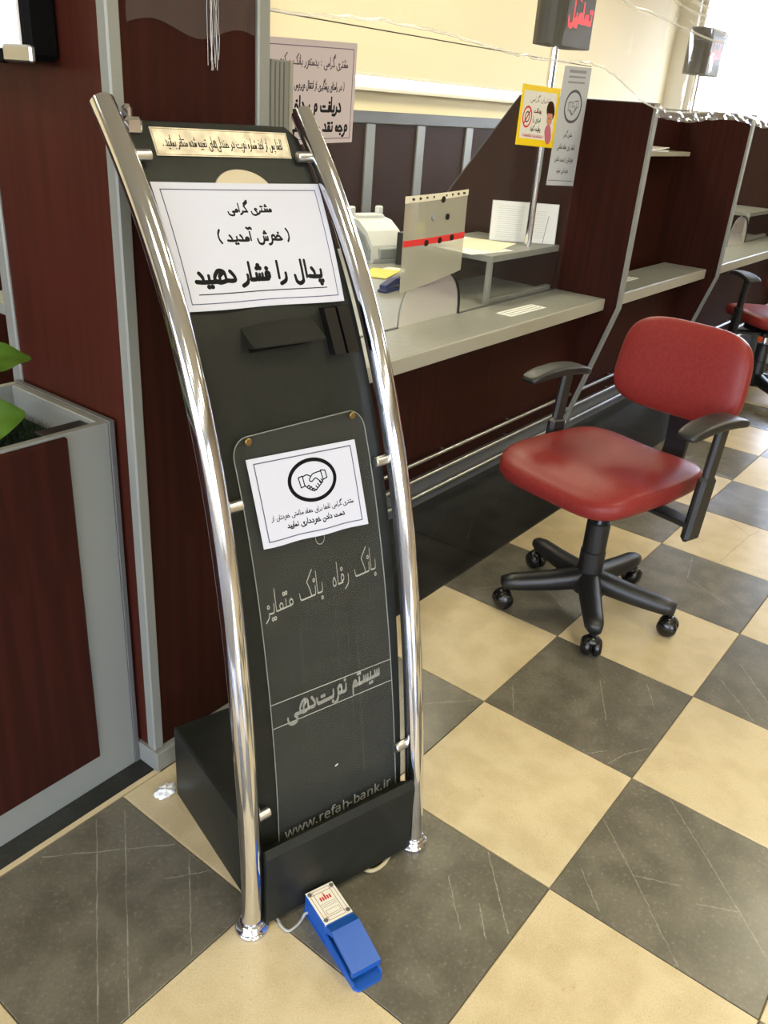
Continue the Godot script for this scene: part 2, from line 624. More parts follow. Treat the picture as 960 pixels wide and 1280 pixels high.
# ------------------------------------------------------------------ materials
func mat(n: String, c: Color, rough := 0.5, metal := 0.0, t: Texture2D = null) -> StandardMaterial3D:
	var m := StandardMaterial3D.new()
	m.resource_name = n
	m.albedo_color = c
	m.roughness = rough
	m.metallic = metal
	if t:
		m.albedo_texture = t
	M[n] = m
	return m


func printed(n: String, im: Image, rough := 0.6) -> StandardMaterial3D:
	var m := mat(n, Color.WHITE, rough, 0.0, tex(im))
	m.texture_repeat = false
	m.metallic_specular = 0.25
	return m


func tri_mat(n: String, c: Color, rough: float, im: Image, scale := Vector3.ONE, metal := 0.0, world := false) -> StandardMaterial3D:
	var m := mat(n, c, rough, metal, tex(im))
	m.uv1_triplanar = true
	m.uv1_world_triplanar = world
	m.uv1_scale = scale
	return m


func remap_img(src: Image, lo: Color, hi: Color, a := 0.25, b := 0.75) -> Image:
	var im := Image.create(src.get_width(), src.get_height(), false, Image.FORMAT_RGB8)
	for y in im.get_height():
		for x in im.get_width():
			im.set_pixel(x, y, lo.lerp(hi, smoothstep(a, b, src.get_pixel(x, y).r)))
	return im


func make_materials() -> void:
	# mahogany laminate: streaks along y
	var g := noise(11, 256, 24, 0.06, 5)
	g.resize(256, 512, Image.INTERPOLATE_CUBIC)
	var wood := remap_img(g, Color(0.172, 0.08, 0.06), Color(0.197, 0.092, 0.068), 0.25, 0.75)
	tri_mat("mahogany", Color.WHITE, 0.38, wood, Vector3(2.2, 0.8, 2.2))
	var gl := noise(12, 256, 24, 0.06, 5)
	gl.resize(256, 512, Image.INTERPOLATE_CUBIC)
	tri_mat("mahogany_panel", Color.WHITE, 0.4, remap_img(gl, Color(0.225, 0.1, 0.073), Color(0.25, 0.112, 0.083), 0.25, 0.75), Vector3(2.6, 0.8, 2.6))
	M.mahogany.metallic_specular = 0.17
	M.mahogany.roughness = 0.5
	M.mahogany_panel.metallic_specular = 0.25
	mat("silver", Color(0.515, 0.52, 0.5), 0.42, 0.2)
	mat("silver_dark", Color(0.36, 0.36, 0.36), 0.5, 0.2)
	tri_mat("worktop", Color.WHITE, 0.32, remap_img(noise(14, 256, 256, 0.05, 4), Color(0.555, 0.56, 0.535), Color(0.575, 0.58, 0.555)), Vector3(2, 2, 2))
	mat("worktop_edge", Color(0.6, 0.585, 0.53), 0.4, 0.0)
	mat("chrome", Color(0.86, 0.87, 0.91), 0.09, 1.0)
	mat("steel", Color(0.8, 0.8, 0.8), 0.3, 1.0)
	var sp := noise(21, 256, 256, 0.35, 2)
	var km := tri_mat("kiosk_paint", Color.WHITE, 0.42, remap_img(noise(20, 256, 256, 0.02, 4), Color(0.11, 0.114, 0.1), Color(0.128, 0.132, 0.117)), Vector3(3, 3, 3))
	km.heightmap_enabled = false
	km.normal_enabled = true
	sp.bump_map_to_normal_map(0.4)
	km.normal_texture = tex(sp)
	km.normal_scale = 0.07
	km.metallic_specular = 0.33
	mat("black_plastic", Color(0.085, 0.085, 0.088), 0.42)
	mat("device_black", Color(0.05, 0.05, 0.052), 0.6).metallic_specular = 0.15
	mat("black_gloss", Color(0.05, 0.05, 0.055), 0.25)
	mat("rubber", Color(0.06, 0.06, 0.06), 0.6)
	var lt := tri_mat("red_leather", Color.WHITE, 0.37, remap_img(noise(31, 256, 256, 0.06, 4), Color(0.44, 0.142, 0.132), Color(0.468, 0.158, 0.146)), Vector3(4, 4, 4))
	var ln := noise(32, 256, 256, 0.2, 3)
	ln.bump_map_to_normal_map(1.0)
	lt.metallic_specular = 0.32
	lt.normal_enabled = true
	lt.normal_texture = tex(ln)
	lt.normal_scale = 0.25
	mat("red_leather_dark", Color(0.36, 0.1, 0.1), 0.5)
	mat("brass", Color(0.55, 0.47, 0.3), 0.4, 1.0)
	mat("badge", Color(0.66, 0.62, 0.54), 0.4, 0.4)
	mat("paper", Color(0.9, 0.9, 0.9), 0.75)
	mat("paper_cream", Color(0.88, 0.85, 0.76), 0.75)
	mat("yellow_paper", Color(0.86, 0.82, 0.42), 0.7)
	mat("blue_plastic", Color(0.06, 0.29, 0.6), 0.42)
	mat("blue_dark", Color(0.1, 0.14, 0.38), 0.4)
	mat("cream_cord", Color(0.66, 0.62, 0.5), 0.5)
	mat("grey_cord", Color(0.6, 0.6, 0.58), 0.5)
	mat("wall_cream", Color(0.9, 0.84, 0.68), 0.8)
	mat("wall_white", Color(0.86, 0.83, 0.76), 0.85)
	mat("wall_tan", Color(0.7, 0.64, 0.56), 0.8)
	mat("ceiling_white", Color(0.93, 0.925, 0.9), 0.9)
	mat("machine_white", Color(0.8, 0.81, 0.8), 0.4)
	mat("machine_grey", Color(0.55, 0.57, 0.57), 0.45)
	mat("grout", Color(0.42, 0.38, 0.3), 0.8)
	mat("bin_grey", Color(0.6, 0.61, 0.58), 0.5)
	mat("orange", Color(0.9, 0.35, 0.08), 0.5)
	mat("red_tape", Color(0.85, 0.2, 0.2), 0.5)
	mat("clip_red", Color(0.5, 0.02, 0.02), 0.5)
	mat("leaf", Color(0.28, 0.4, 0.11), 0.45)
	M.leaf.backlight_enabled = true
	M.leaf.backlight = Color(0.12, 0.18, 0.04)
	mat("stem", Color(0.25, 0.33, 0.1), 0.6)
	mat("turf", Color(0.07, 0.16, 0.04), 0.8)
	mat("turf_base", Color(0.04, 0.07, 0.025), 0.9)
	var gm := mat("clear_glass", Color(0.93, 0.98, 0.95, 0.008), 0.03)
	gm.metallic_specular = 0.2
	gm.transparency = BaseMaterial3D.TRANSPARENCY_ALPHA
	var am := mat("acrylic", Color(0.8, 0.82, 0.8, 0.012), 0.03)
	am.metallic_specular = 0.12
	am.transparency = BaseMaterial3D.TRANSPARENCY_ALPHA
	var fm := mat("plastic_film", Color(0.95, 0.95, 0.95, 0.03), 0.08)
	fm.transparency = BaseMaterial3D.TRANSPARENCY_ALPHA
	var vm := mat("sleeve", Color(0.74, 0.73, 0.66, 0.46), 0.35)
	vm.transparency = BaseMaterial3D.TRANSPARENCY_ALPHA
	var wm := mat("worn_film", Color(0.86, 0.82, 0.82, 0.22), 0.3)
	wm.transparency = BaseMaterial3D.TRANSPARENCY_ALPHA
	var ff := mat("film_fold", Color(0.96, 0.96, 0.96, 0.3), 0.1)
	ff.transparency = BaseMaterial3D.TRANSPARENCY_ALPHA
	var fp := mat("film_flap", Color(0.9, 0.9, 0.9, 0.16), 0.06)
	fp.transparency = BaseMaterial3D.TRANSPARENCY_ALPHA
	mat("glass_edge", Color(0.05, 0.07, 0.06), 0.3)
	mat("acrylic_edge", Color(0.46, 0.48, 0.46), 0.3)
	mat("etched", Color(0.5, 0.5, 0.48), 0.7)
	var bm := mat("blind_cloth", Color(0.85, 0.8, 0.69), 0.9)
	bm.backlight_enabled = true
	bm.backlight = Color(0.62, 0.58, 0.49)
	var pl := mat("lamp_panel", Color(1, 1, 1), 0.6)
	pl.emission_enabled = true
	pl.emission = Color(1.0, 0.93, 0.8)
	pl.emission_energy_multiplier = 4.0


# ------------------------------------------------------------------ room
func wall_with_hole(n: String, lo: Vector3, hi: Vector3, holes: Array, m: Material, ax: int) -> Node3D:
	# a wall in the plane across ax (0 or 2) with rectangular openings [u0, u1, y0, y1] along the other axis
	var st := mb()
	var o := 2 - ax
	var us := [lo[o], hi[o]]
	for h in holes:
		us.append(h[0])
		us.append(h[1])
	us.sort()
	for i in us.size() - 1:
		var mid: float = (us[i] + us[i + 1]) / 2.0
		if us[i + 1] - us[i] < 1e-4:
			continue
		var spans := [[lo.y, hi.y]]
		for h in holes:
			if mid > h[0] and mid < h[1]:
				spans = [[lo.y, h[2]], [h[3], hi.y]]
		for s in spans:
			var a := lo
			var b := hi
			a[o] = us[i]
			b[o] = us[i + 1]
			a.y = s[0]
			b.y = s[1]
			box(st, a, b)
	return struct(n, st, m)


func make_window(n: int, at: Vector3, w: float, h: float, across: bool, parts: int) -> void:
	# white frame with mullions and a clear pane in each light
	var o := Node3D.new()
	put(o, "window_%d" % n)
	o.set_meta("kind", "structure")
	o.position = at
	o.rotation.y = -PI / 2 if across else 0.0
	var f := mb()
	box(f, Vector3(0, 0, -0.03), Vector3(w, 0.05, 0.03))
	box(f, Vector3(0, h - 0.05, -0.03), Vector3(w, h, 0.03))
	for k in parts + 1:
		var x := (w - 0.05) * k / parts
		box(f, Vector3(x, 0.05, -0.03), Vector3(x + 0.05, h - 0.05, 0.03))
	obj("frame", f, M.wall_white, o)
	for k in parts:
		bx("pane", Vector3((w - 0.05) * k / parts + 0.05, 0.05, -0.003), Vector3((w - 0.05) * (k + 1) / parts, h - 0.05, 0.003), M.clear_glass, o, 0.0)


func make_room() -> void:
	var H := 2.9
	var bw := wall_with_hole("wall_back", Vector3(-6.2, 0, -3.2), Vector3(8.2, H, -3.0), [[2.2, 7.6, 1.42, 2.5]], M.wall_cream, 2)
	wall_with_hole("wall_left", Vector3(-6.2, 0, -3.0), Vector3(-6.0, H, 6.0), [[-1.6, 3.6, 0.5, 2.5]], M.wall_white, 0)
	wall_with_hole("wall_right", Vector3(8.0, 0, -3.0), Vector3(8.2, H, 6.0), [[-2.8, 0.6, 1.0, 2.75]], M.wall_white, 0)
	wall_with_hole("wall_front", Vector3(-6.2, 0, 6.0), Vector3(8.2, H, 6.2), [[-5.7, -2.0, 0.3, 2.6]], M.wall_tan, 2)
	make_window(1, Vector3(2.2, 1.42, -3.12), 5.4, 1.08, false, 3)
	make_window(2, Vector3(8.1, 1.0, -2.8), 3.4, 1.75, true, 2)
	make_window(3, Vector3(-6.1, 0.5, -1.6), 5.2, 2.0, true, 4)
	make_window(4, Vector3(-5.7, 0.3, 6.1), 3.7, 2.3, false, 3)
	var st := mb()
	box(st, Vector3(-6.2, H, -3.2), Vector3(8.2, H + 0.15, 6.2))
	ceiling = struct("ceiling", st, M.ceiling_white)
	# low mahogany wainscot of the back wall: rail, stiles and panels
	bx("rail", Vector3(-5.9, 1.215, -3.0), Vector3(7.9, 1.285, -2.965), M.silver_dark, bw)
	var k := 0
	var xs := [-5.9, -4.2, -2.5, -0.9, 0.6, 1.9, 3.1, 3.66, 4.28, 5.0, 5.9, 6.9, 7.9]
	for i in xs.size() - 1:
		bx("panel", Vector3(xs[i] + 0.03, 0.0, -3.0), Vector3(xs[i + 1] - 0.03, 1.21, -2.985), M.mahogany, bw)
		bx("stile", Vector3(xs[i + 1] - 0.045, 0.0, -3.0), Vector3(xs[i + 1] + 0.045, 1.212, -2.972), M.silver, bw)
	bx("sill", Vector3(2.1, 1.4, -3.0), Vector3(7.7, 1.42, -2.95), M.wall_white, bw)
	var bl := thing("roller_blind", "cream cloth blind let down over the window behind the tellers", "blind", Vector3(4.2, 1.5, -2.95))
	bx("cloth", Vector3(-2.2, 0.0, -0.006), Vector3(3.4, 1.05, 0.0), M.blind_cloth, bl, 0.0)
	bx("bottom_bar", Vector3(-2.2, -0.02, -0.012), Vector3(3.4, 0.0, 0.006), M.wall_white, bl)
	var rl := mb()
	rod(rl, Vector3(-2.22, 1.07, -0.01), Vector3(3.42, 1.07, -0.01), 0.03)
	obj("roller", rl, M.wall_white, bl)


func make_lamps() -> void:
	var spots := [[-4.9, 4.2], [-3.2, 4.2], [-1.5, 4.2], [0.2, 4.2], [3.6, 3.6], [-4.4, 2.4], [-2.6, 2.4], [-2.2, 0.6], [0.2, 0.9], [2.6, 0.9], [5.0, 0.9], [-2.2, -1.9], [0.9, -1.9], [2.3, -1.9], [3.7, -1.9], [5.4, -1.9]]
	for s in spots:
		var at := Transform3D(Basis(), Vector3(s[0], 2.9, s[1]))
		var d := mb()
		box(d, Vector3(-0.29, -0.022, -0.29), Vector3(0.29, -0.004, 0.29), 0.002, at)
		obj("light_panel", d, M.lamp_panel, ceiling)
		var f := mb()
		for e in [[-0.31, -0.31, 0.31, -0.29], [-0.31, 0.29, 0.31, 0.31], [-0.31, -0.29, -0.29, 0.29], [0.29, -0.29, 0.31, 0.29]]:
			box(f, Vector3(e[0], -0.028, e[1]), Vector3(e[2], 0.0, e[3]), 0.0, at)
		obj("light_frame", f, M.wall_white, ceiling)
		var l := AreaLight3D.new()
		l.name = "lamp"
		l.area_size = Vector2(0.56, 0.56)
		l.light_color = Color(1.0, 0.975, 0.85)
		l.light_energy = 2.75
		l.shadow_enabled = true
		l.set("area_range", 14.0)
		l.position = Vector3(s[0], 2.865, s[1])
		l.rotation.x = -PI / 2
		ceiling.add_child(l, true)


func stone(lo: Color, hi: Color, sd: int, veins: Array, vein: Color, size := 384) -> Image:
	var a := noise(sd, size, size, 0.008, 5)
	var b := noise(sd + 50, size, size, 0.09, 3)
	var fine := noise(sd + 90, size, size, 0.3, 2)
	var im := Image.create(size, size, false, Image.FORMAT_RGB8)
	for y in size:
		for x in size:
			var k := smoothstep(0.15, 0.85, a.get_pixel(x, y).r) * 0.62 + b.get_pixel(x, y).r * 0.38
			var c := lo.lerp(hi, k)
			var s: float = b.get_pixel(x, y).r
			if s > 0.72:
				c = c.lerp(vein, (s - 0.72) * 1.5)
			var g: float = 0.93 + 0.14 * fine.get_pixel(x, y).r
			im.set_pixel(x, y, Color(c.r * g, c.g * g, c.b * g))
	var r := RandomNumberGenerator.new()
	r.seed = sd
	for v in veins:
		var pts := []
		for k in range(0, v.size(), 2):
			pts.append(Vector2(v[k], v[k + 1]) * size)
		for k in pts.size() - 1:
			var n := 14
			var prev: Vector2 = pts[k]
			for i in n:
				var q: Vector2 = pts[k].lerp(pts[k + 1], float(i + 1) / n)
				if i < n - 1:
					q += Vector2(r.randf_range(-1.2, 1.2), r.randf_range(-1.2, 1.2))
				dot_line(im, prev, q, r.randf_range(0.5, 1.15), Color(vein.r, vein.g, vein.b, r.randf_range(0.35, 0.85)))
				prev = q
	for i in 5:
		var p := Vector2(r.randf(), r.randf()) * size
		for j in 16:
			var q := p + Vector2(r.randf_range(-9, 9), r.randf_range(-9, 9))
			dot_line(im, p, q, 0.5, Color(vein.r, vein.g, vein.b, 0.16))
			p = q
	return im


func make_floor() -> void:
	var st := mb()
	box(st, Vector3(-6.2, -0.2, -3.2), Vector3(8.2, -0.004, 6.2))
	var fl := struct("floor", st, M.grout)
	var dl := Color(0.325, 0.308, 0.264)
	var dh := Color(0.425, 0.404, 0.352)
	var dv := Color(0.62, 0.6, 0.53)
	var own := {
		Vector2i(-3, -1): [[0.82, 0.03, 0.2, 0.93], [0.95, 0.09, 0.3, 1.0], [0.99, 0.55, 0.64, 0.98], [0.51, 0.04, 0.98, 0.45], [0.82, 0.58, 1.0, 0.71]],
		Vector2i(-1, 1): [[0.99, 0.23, 0.71, 0.54, 0.33, 0.94], [0.6, 0.0, 0.35, 0.28, 0.01, 0.64], [0.35, 0.28, 0.45, 0.49], [0.4, 0.59, 0.49, 0.76], [0.21, 0.06, 0.04, 0.24]],
		Vector2i(-2, 0): [[0.99, 0.66, 0.83, 0.81, 0.65, 0.98], [0.73, 0.59, 0.52, 0.8], [0.7, 0.79, 0.55, 0.92]],
		Vector2i(0, 0): [[0.26, 0.05, 0.05, 0.18], [0.91, 0.72, 0.7, 0.86], [0.3, 0.98, 0.15, 0.89, 0.01, 0.85], [0.01, 0.72, 0.11, 0.8], [0.73, 0.46, 0.37, 0.67]],
		Vector2i(-1, -1): [[0.72, 0.74, 1.0, 0.98]],
		Vector2i(1, 1): [[0.6, 0.12, 0.28, 0.4], [0.31, 0.08, 0.02, 0.38]],
		Vector2i(4, 0): [[0.16, 0.03, 0.5, 0.5, 0.8, 0.55]],
	}
	var dark := []
	for k in 2:
		dark.append(mat("dark_stone", Color.WHITE, 0.27, 0.0, tex(stone(dl, dh, 100 + k * 7, [[0.1, 0.2, 0.5, 0.45, 0.9, 0.5], [0.3, 0.95, 0.6, 0.55]] if k else [[0.05, 0.7, 0.45, 0.6, 0.7, 0.1]], dv))))
	var special := {}
	var sd := 300
	for k in own:
		sd += 9
		special[k] = mat("dark_stone", Color.WHITE, 0.27, 0.0, tex(stone(dl, dh, sd, own[k], dv)))
	var light := []
	for k in 3:
		light.append(mat("cream_stone", Color.WHITE, 0.28, 0.0, tex(stone(Color(0.695, 0.625, 0.485), Color(0.77, 0.705, 0.57), 200 + k * 5, [], Color(0.56, 0.46, 0.32)))))
	special[Vector2i(3, 0)] = mat("cream_stone", Color.WHITE, 0.28, 0.0, tex(stone(Color(0.695, 0.625, 0.485), Color(0.77, 0.705, 0.57), 207, [[0.04, 0.51, 0.77, 0.55, 0.96, 0.3], [0.77, 0.55, 0.93, 0.59]], Color(0.4, 0.33, 0.24))))
	# one shared tile: top at 0, print on the top
	var tm := mb()
	var h := TILE / 2.0 - 0.0009
	var b := 0.0012
	var top := [Vector3(-h + b, 0, h - b), Vector3(h - b, 0, h - b), Vector3(h - b, 0, -h + b), Vector3(-h + b, 0, -h + b)]
	var low := [Vector3(-h, -b, h), Vector3(h, -b, h), Vector3(h, -b, -h), Vector3(-h, -b, -h)]
	var uv := [Vector2(0, 1), Vector2(1, 1), Vector2(1, 0), Vector2(0, 0)]
	quad_uv(tm, top, uv)
	for k in 4:
		var j := (k + 1) % 4
		quad_uv(tm, [low[k], low[j], top[j], top[k]], [uv[k], uv[j], uv[j], uv[k]])
		quad_uv(tm, [low[k] - Vector3(0, 0.006, 0), low[j] - Vector3(0, 0.006, 0), low[j], low[k]], [uv[k], uv[j], uv[j], uv[k]])
	tm.generate_normals()
	var mesh := tm.commit()
	for v in range(-1, 5):
		for u in range(-5, 14):
			var o := MeshInstance3D.new()
			o.mesh = mesh
			var key := Vector2i(u, v)
			var is_dark: bool = posmod(u + v, 2) == 0
			if special.has(key):
				o.material_override = special[key]
			else:
				o.material_override = dark[rng.randi() % 2] if is_dark else light[rng.randi() % 3]
				o.rotation.y = PI / 2 * (rng.randi() % 4)
			o.position = Vector3((u + 0.5) * TILE, rng.randf_range(-0.0004, 0.0), (v + 0.5) * TILE)
			put(o, "tile", fl)
	# plain dark border slabs along the counter, long pieces with one seam in view
	var band := tri_mat("black_stone", Color.WHITE, 0.3, stone(Color(0.1, 0.1, 0.092), Color(0.19, 0.19, 0.175), 91, [[0.1, 0.2, 0.9, 0.3], [0.2, 0.7, 0.8, 0.5], [0.5, 0.9, 0.9, 0.7]], Color(0.42, 0.42, 0.38)), Vector3(2.2, 2.2, 2.2), 0.0, true)
	var ex := [-2.9, -1.7, -0.57, 0.634, 1.834, 3.034, 4.234, 5.434]
	for i in ex.size() - 1:
		bx("border_tile", Vector3(ex[i] + 0.001, -0.008, -0.9), Vector3(ex[i + 1] - 0.001, -0.0004, -0.414 if ex[i] < -0.8 else -0.402), band, fl, 0.001)
	bx("joint_strip", Vector3(-2.6, -0.008, -0.4135), Vector3(-0.7, 0.0002, -0.4012), light[0], fl, 0.0005)
	bx("far_floor", Vector3(-2.0, -0.008, 2.002), Vector3(5.6, -0.001, 5.9), light[1], fl, 0.0)
	bx("staff_floor", Vector3(-5.9, -0.008, -2.99), Vector3(7.9, -0.001, -0.902), band, fl, 0.0)


# ------------------------------------------------------------------ counter
func make_end_cabinet() -> void:
	var o := thing("end_cabinet", "tall mahogany end cabinet with silver corner posts behind the ticket kiosk", "cabinet", Vector3(-0.54, 0, -0.605))
	# local: x -0.165..0.17, z -0.195..0.195
	bx("body", Vector3(-0.15, 0.0, -0.19), Vector3(0.165, 2.3, 0.18), M.mahogany, o)
	bx("side_panel", Vector3(-0.16, 0.05, -0.165), Vector3(-0.15, 2.3, 0.17), M.mahogany_panel, o)
	bx("front_panel", Vector3(-0.14, 0.05, 0.18), Vector3(0.14, 2.3, 0.188), M.mahogany, o)
	bx("corner_post", Vector3(-0.165, 0.05, 0.17), Vector3(-0.14, 2.3, 0.195), M.silver, o, 0.003)
	bx("corner_post", Vector3(-0.165, 0.05, -0.195), Vector3(-0.14, 2.3, -0.165), M.silver, o, 0.003)
	bx("corner_post", Vector3(0.14, 0.05, 0.17), Vector3(0.17, 2.3, 0.195), M.silver, o, 0.003)
	bx("plinth", Vector3(-0.168, 0.0, 0.13), Vector3(0.18, 0.05, 0.205), M.silver, o, 0.002)
	# mounted device with a sheet of paper
	var d := thing("wall_device", "black wall-mounted device with a white sheet on the mahogany side panel", "device", Vector3(-0.701, 1.37, -0.75))
	bx("case", Vector3(-0.055, 0.0, -0.2), Vector3(0.0, 0.4, 0.215), M.device_black, d, 0.008)
	bx("latch", Vector3(-0.064, -0.004, 0.155), Vector3(-0.054, 0.02, 0.232), M.steel, d, 0.003)
	bx("latch_foot", Vector3(-0.064, -0.006, 0.1), Vector3(-0.05, 0.012, 0.15), M.device_black, d, 0.003)
	var s := mb()
	box(s, Vector3(-0.06, 0.014, -0.19), Vector3(-0.0555, 0.38, 0.2), 0.0005)
	obj("white_sheet", s, M.paper, d)


func divider_poly() -> PackedVector2Array:
	# (z, y)
	return PackedVector2Array([Vector2(-0.815, 0.0), Vector2(-0.645, 0.615), Vector2(-0.645, 1.412), Vector2(-1.25, 1.412), Vector2(-1.76, 0.74), Vector2(-1.76, 0.0)])


func make_divider(x: float, label: String) -> Node3D:
	var o := thing("desk_divider", label, "divider", Vector3(x, 0, 0), 0.0, "mahogany dividers of the counter")
	# prism local x -> world z, local z -> world x
	var t := Transform3D(Basis(Vector3(0, 0, 1), Vector3(0, 1, 0), Vector3(-1, 0, 0)), Vector3(0.028, 0, 0))
	var st := mb()
	prism(st, divider_poly(), 0.028, t)
	obj("panel", st, M.mahogany, o)
	var e := mb()
	prism(e, PackedVector2Array([Vector2(-0.822, 0.0), Vector2(-0.809, 0.0), Vector2(-0.634, 0.612), Vector2(-0.634, 1.416), Vector2(-0.645, 1.416), Vector2(-0.645, 0.617)]), 0.034, Transform3D(t.basis, Vector3(0.031, 0, 0)))
	obj("edge_profile", e, M.silver, o)
	var d := mb()
	prism(d, PackedVector2Array([Vector2(-1.25, 1.418), Vector2(-1.25, 1.412), Vector2(-1.76, 0.74), Vector2(-1.766, 0.744)]), 0.03, Transform3D(t.basis, Vector3(0.029, 0, 0)))
	obj("sloping_edge", d, M.silver_dark, o)
	bx("top_edge", Vector3(-0.001, 1.412, -1.25), Vector3(0.029, 1.416, -0.646), M.silver_dark, o, 0.0005)
	return o


func make_counter() -> void:
	make_divider(1.97, "mahogany counter divider with sloping silver front edge, nearest the red chair")
	make_divider(3.27, "mahogany counter divider behind the small wall shelf, second from the kiosk")
	make_divider(5.35, "farthest mahogany counter divider at the right edge")
	var post := thing("counter_post", "grey aluminium post at the kiosk end of the counter glass", "post", Vector3(-0.105, 0, -0.64))
	var ps := mb()
	box(ps, Vector3(-0.033, 0, -0.03), Vector3(0.02, 1.414, 0.0), 0.002)
	obj("profile", ps, M.silver, post)
	bx("side_strip", Vector3(0.02, 0, -0.03), Vector3(0.032, 1.414, 0.002), M.worktop_edge, post, 0.002)
	for k in 3:
		bx("groove", Vector3(-0.024 + 0.013 * k, 0.3, -0.001), Vector3(-0.021 + 0.013 * k, 1.41, 0.0008), M.silver_dark, post, 0.0)
	var secs := [[-0.07, 1.966, "long grey counter shelf below the glass, nearest the kiosk"], [2.002, 3.266, "short grey counter shelf between the two mahogany dividers"], [3.302, 5.346, "farthest grey counter shelf beyond the second divider"]]
	var fronts := ["dark mahogany counter front with chrome rails, left of the red chair", "dark mahogany counter front behind the red chair's backrest", "dark mahogany counter front beside the farthest red chair"]
	var desks := ["grey teller desk behind the counter glass with the banknote machine", "", "grey teller desk behind the farthest counter glass"]
	for i in 3:
		var x0: float = secs[i][0]
		var x1: float = secs[i][1]
		var s := thing("counter_shelf", secs[i][2], "shelf", Vector3(x0, 0.595, -0.94), 0.0, "grey counter shelves")
		bx("shelf_top", Vector3(0, 0.002, 0.0), Vector3(x1 - x0, 0.05, 0.234), M.worktop, s, 0.002)
		bx("front_edge", Vector3(0, 0.0, 0.234), Vector3(x1 - x0, 0.0495, 0.24), M.worktop_edge, s, 0.002)
		var f := thing("teller_counter", fronts[i], "counter", Vector3(x0, 0, -0.9), 0.0, "counter fronts")
		bx("panel", Vector3(0, 0.0, 0.0), Vector3(x1 - x0, 0.595, 0.085), M.mahogany, f)
		bx("plinth", Vector3(0, 0.0, 0.085), Vector3(x1 - x0, 0.115, 0.1), M.silver_dark, f)
		for y in [0.05, 0.12, 0.19]:
			var r := mb()
			rod(r, Vector3(0.0, y, 0.112), Vector3(x1 - x0, y, 0.112), 0.008, 12)
			var n := int((x1 - x0) / 0.6) + 1
			for k in n + 1:
				var px := 0.05 + (x1 - x0 - 0.1) * k / n
				rod(r, Vector3(px, y, 0.08), Vector3(px, y, 0.112), 0.005, 8)
			obj("rail", r, M.steel, f)
		if i != 1:
			var d := thing("teller_desk", desks[i], "desk", Vector3(x0, 0, -1.75))
			bx("desk_top", Vector3(0, 0.605, -0.42), Vector3(x1 - x0, 0.643, 0.809), M.worktop, d)
			bx("modesty_panel", Vector3(0, 0.0, 0.02), Vector3(x1 - x0, 0.605, 0.04), M.mahogany, d)
		else:
			var b := thing("back_panel", "plain mahogany back panel of the narrow counter bay", "panel", Vector3(x0, 0, -1.0))
			bx("board", Vector3(0, 0.6, -0.02), Vector3(x1 - x0, 1.412, 0.0), M.mahogany, b)
			bx("lower_board", Vector3(0, 0.0, -0.02), Vector3(x1 - x0, 0.6, 0.0), M.mahogany, b)


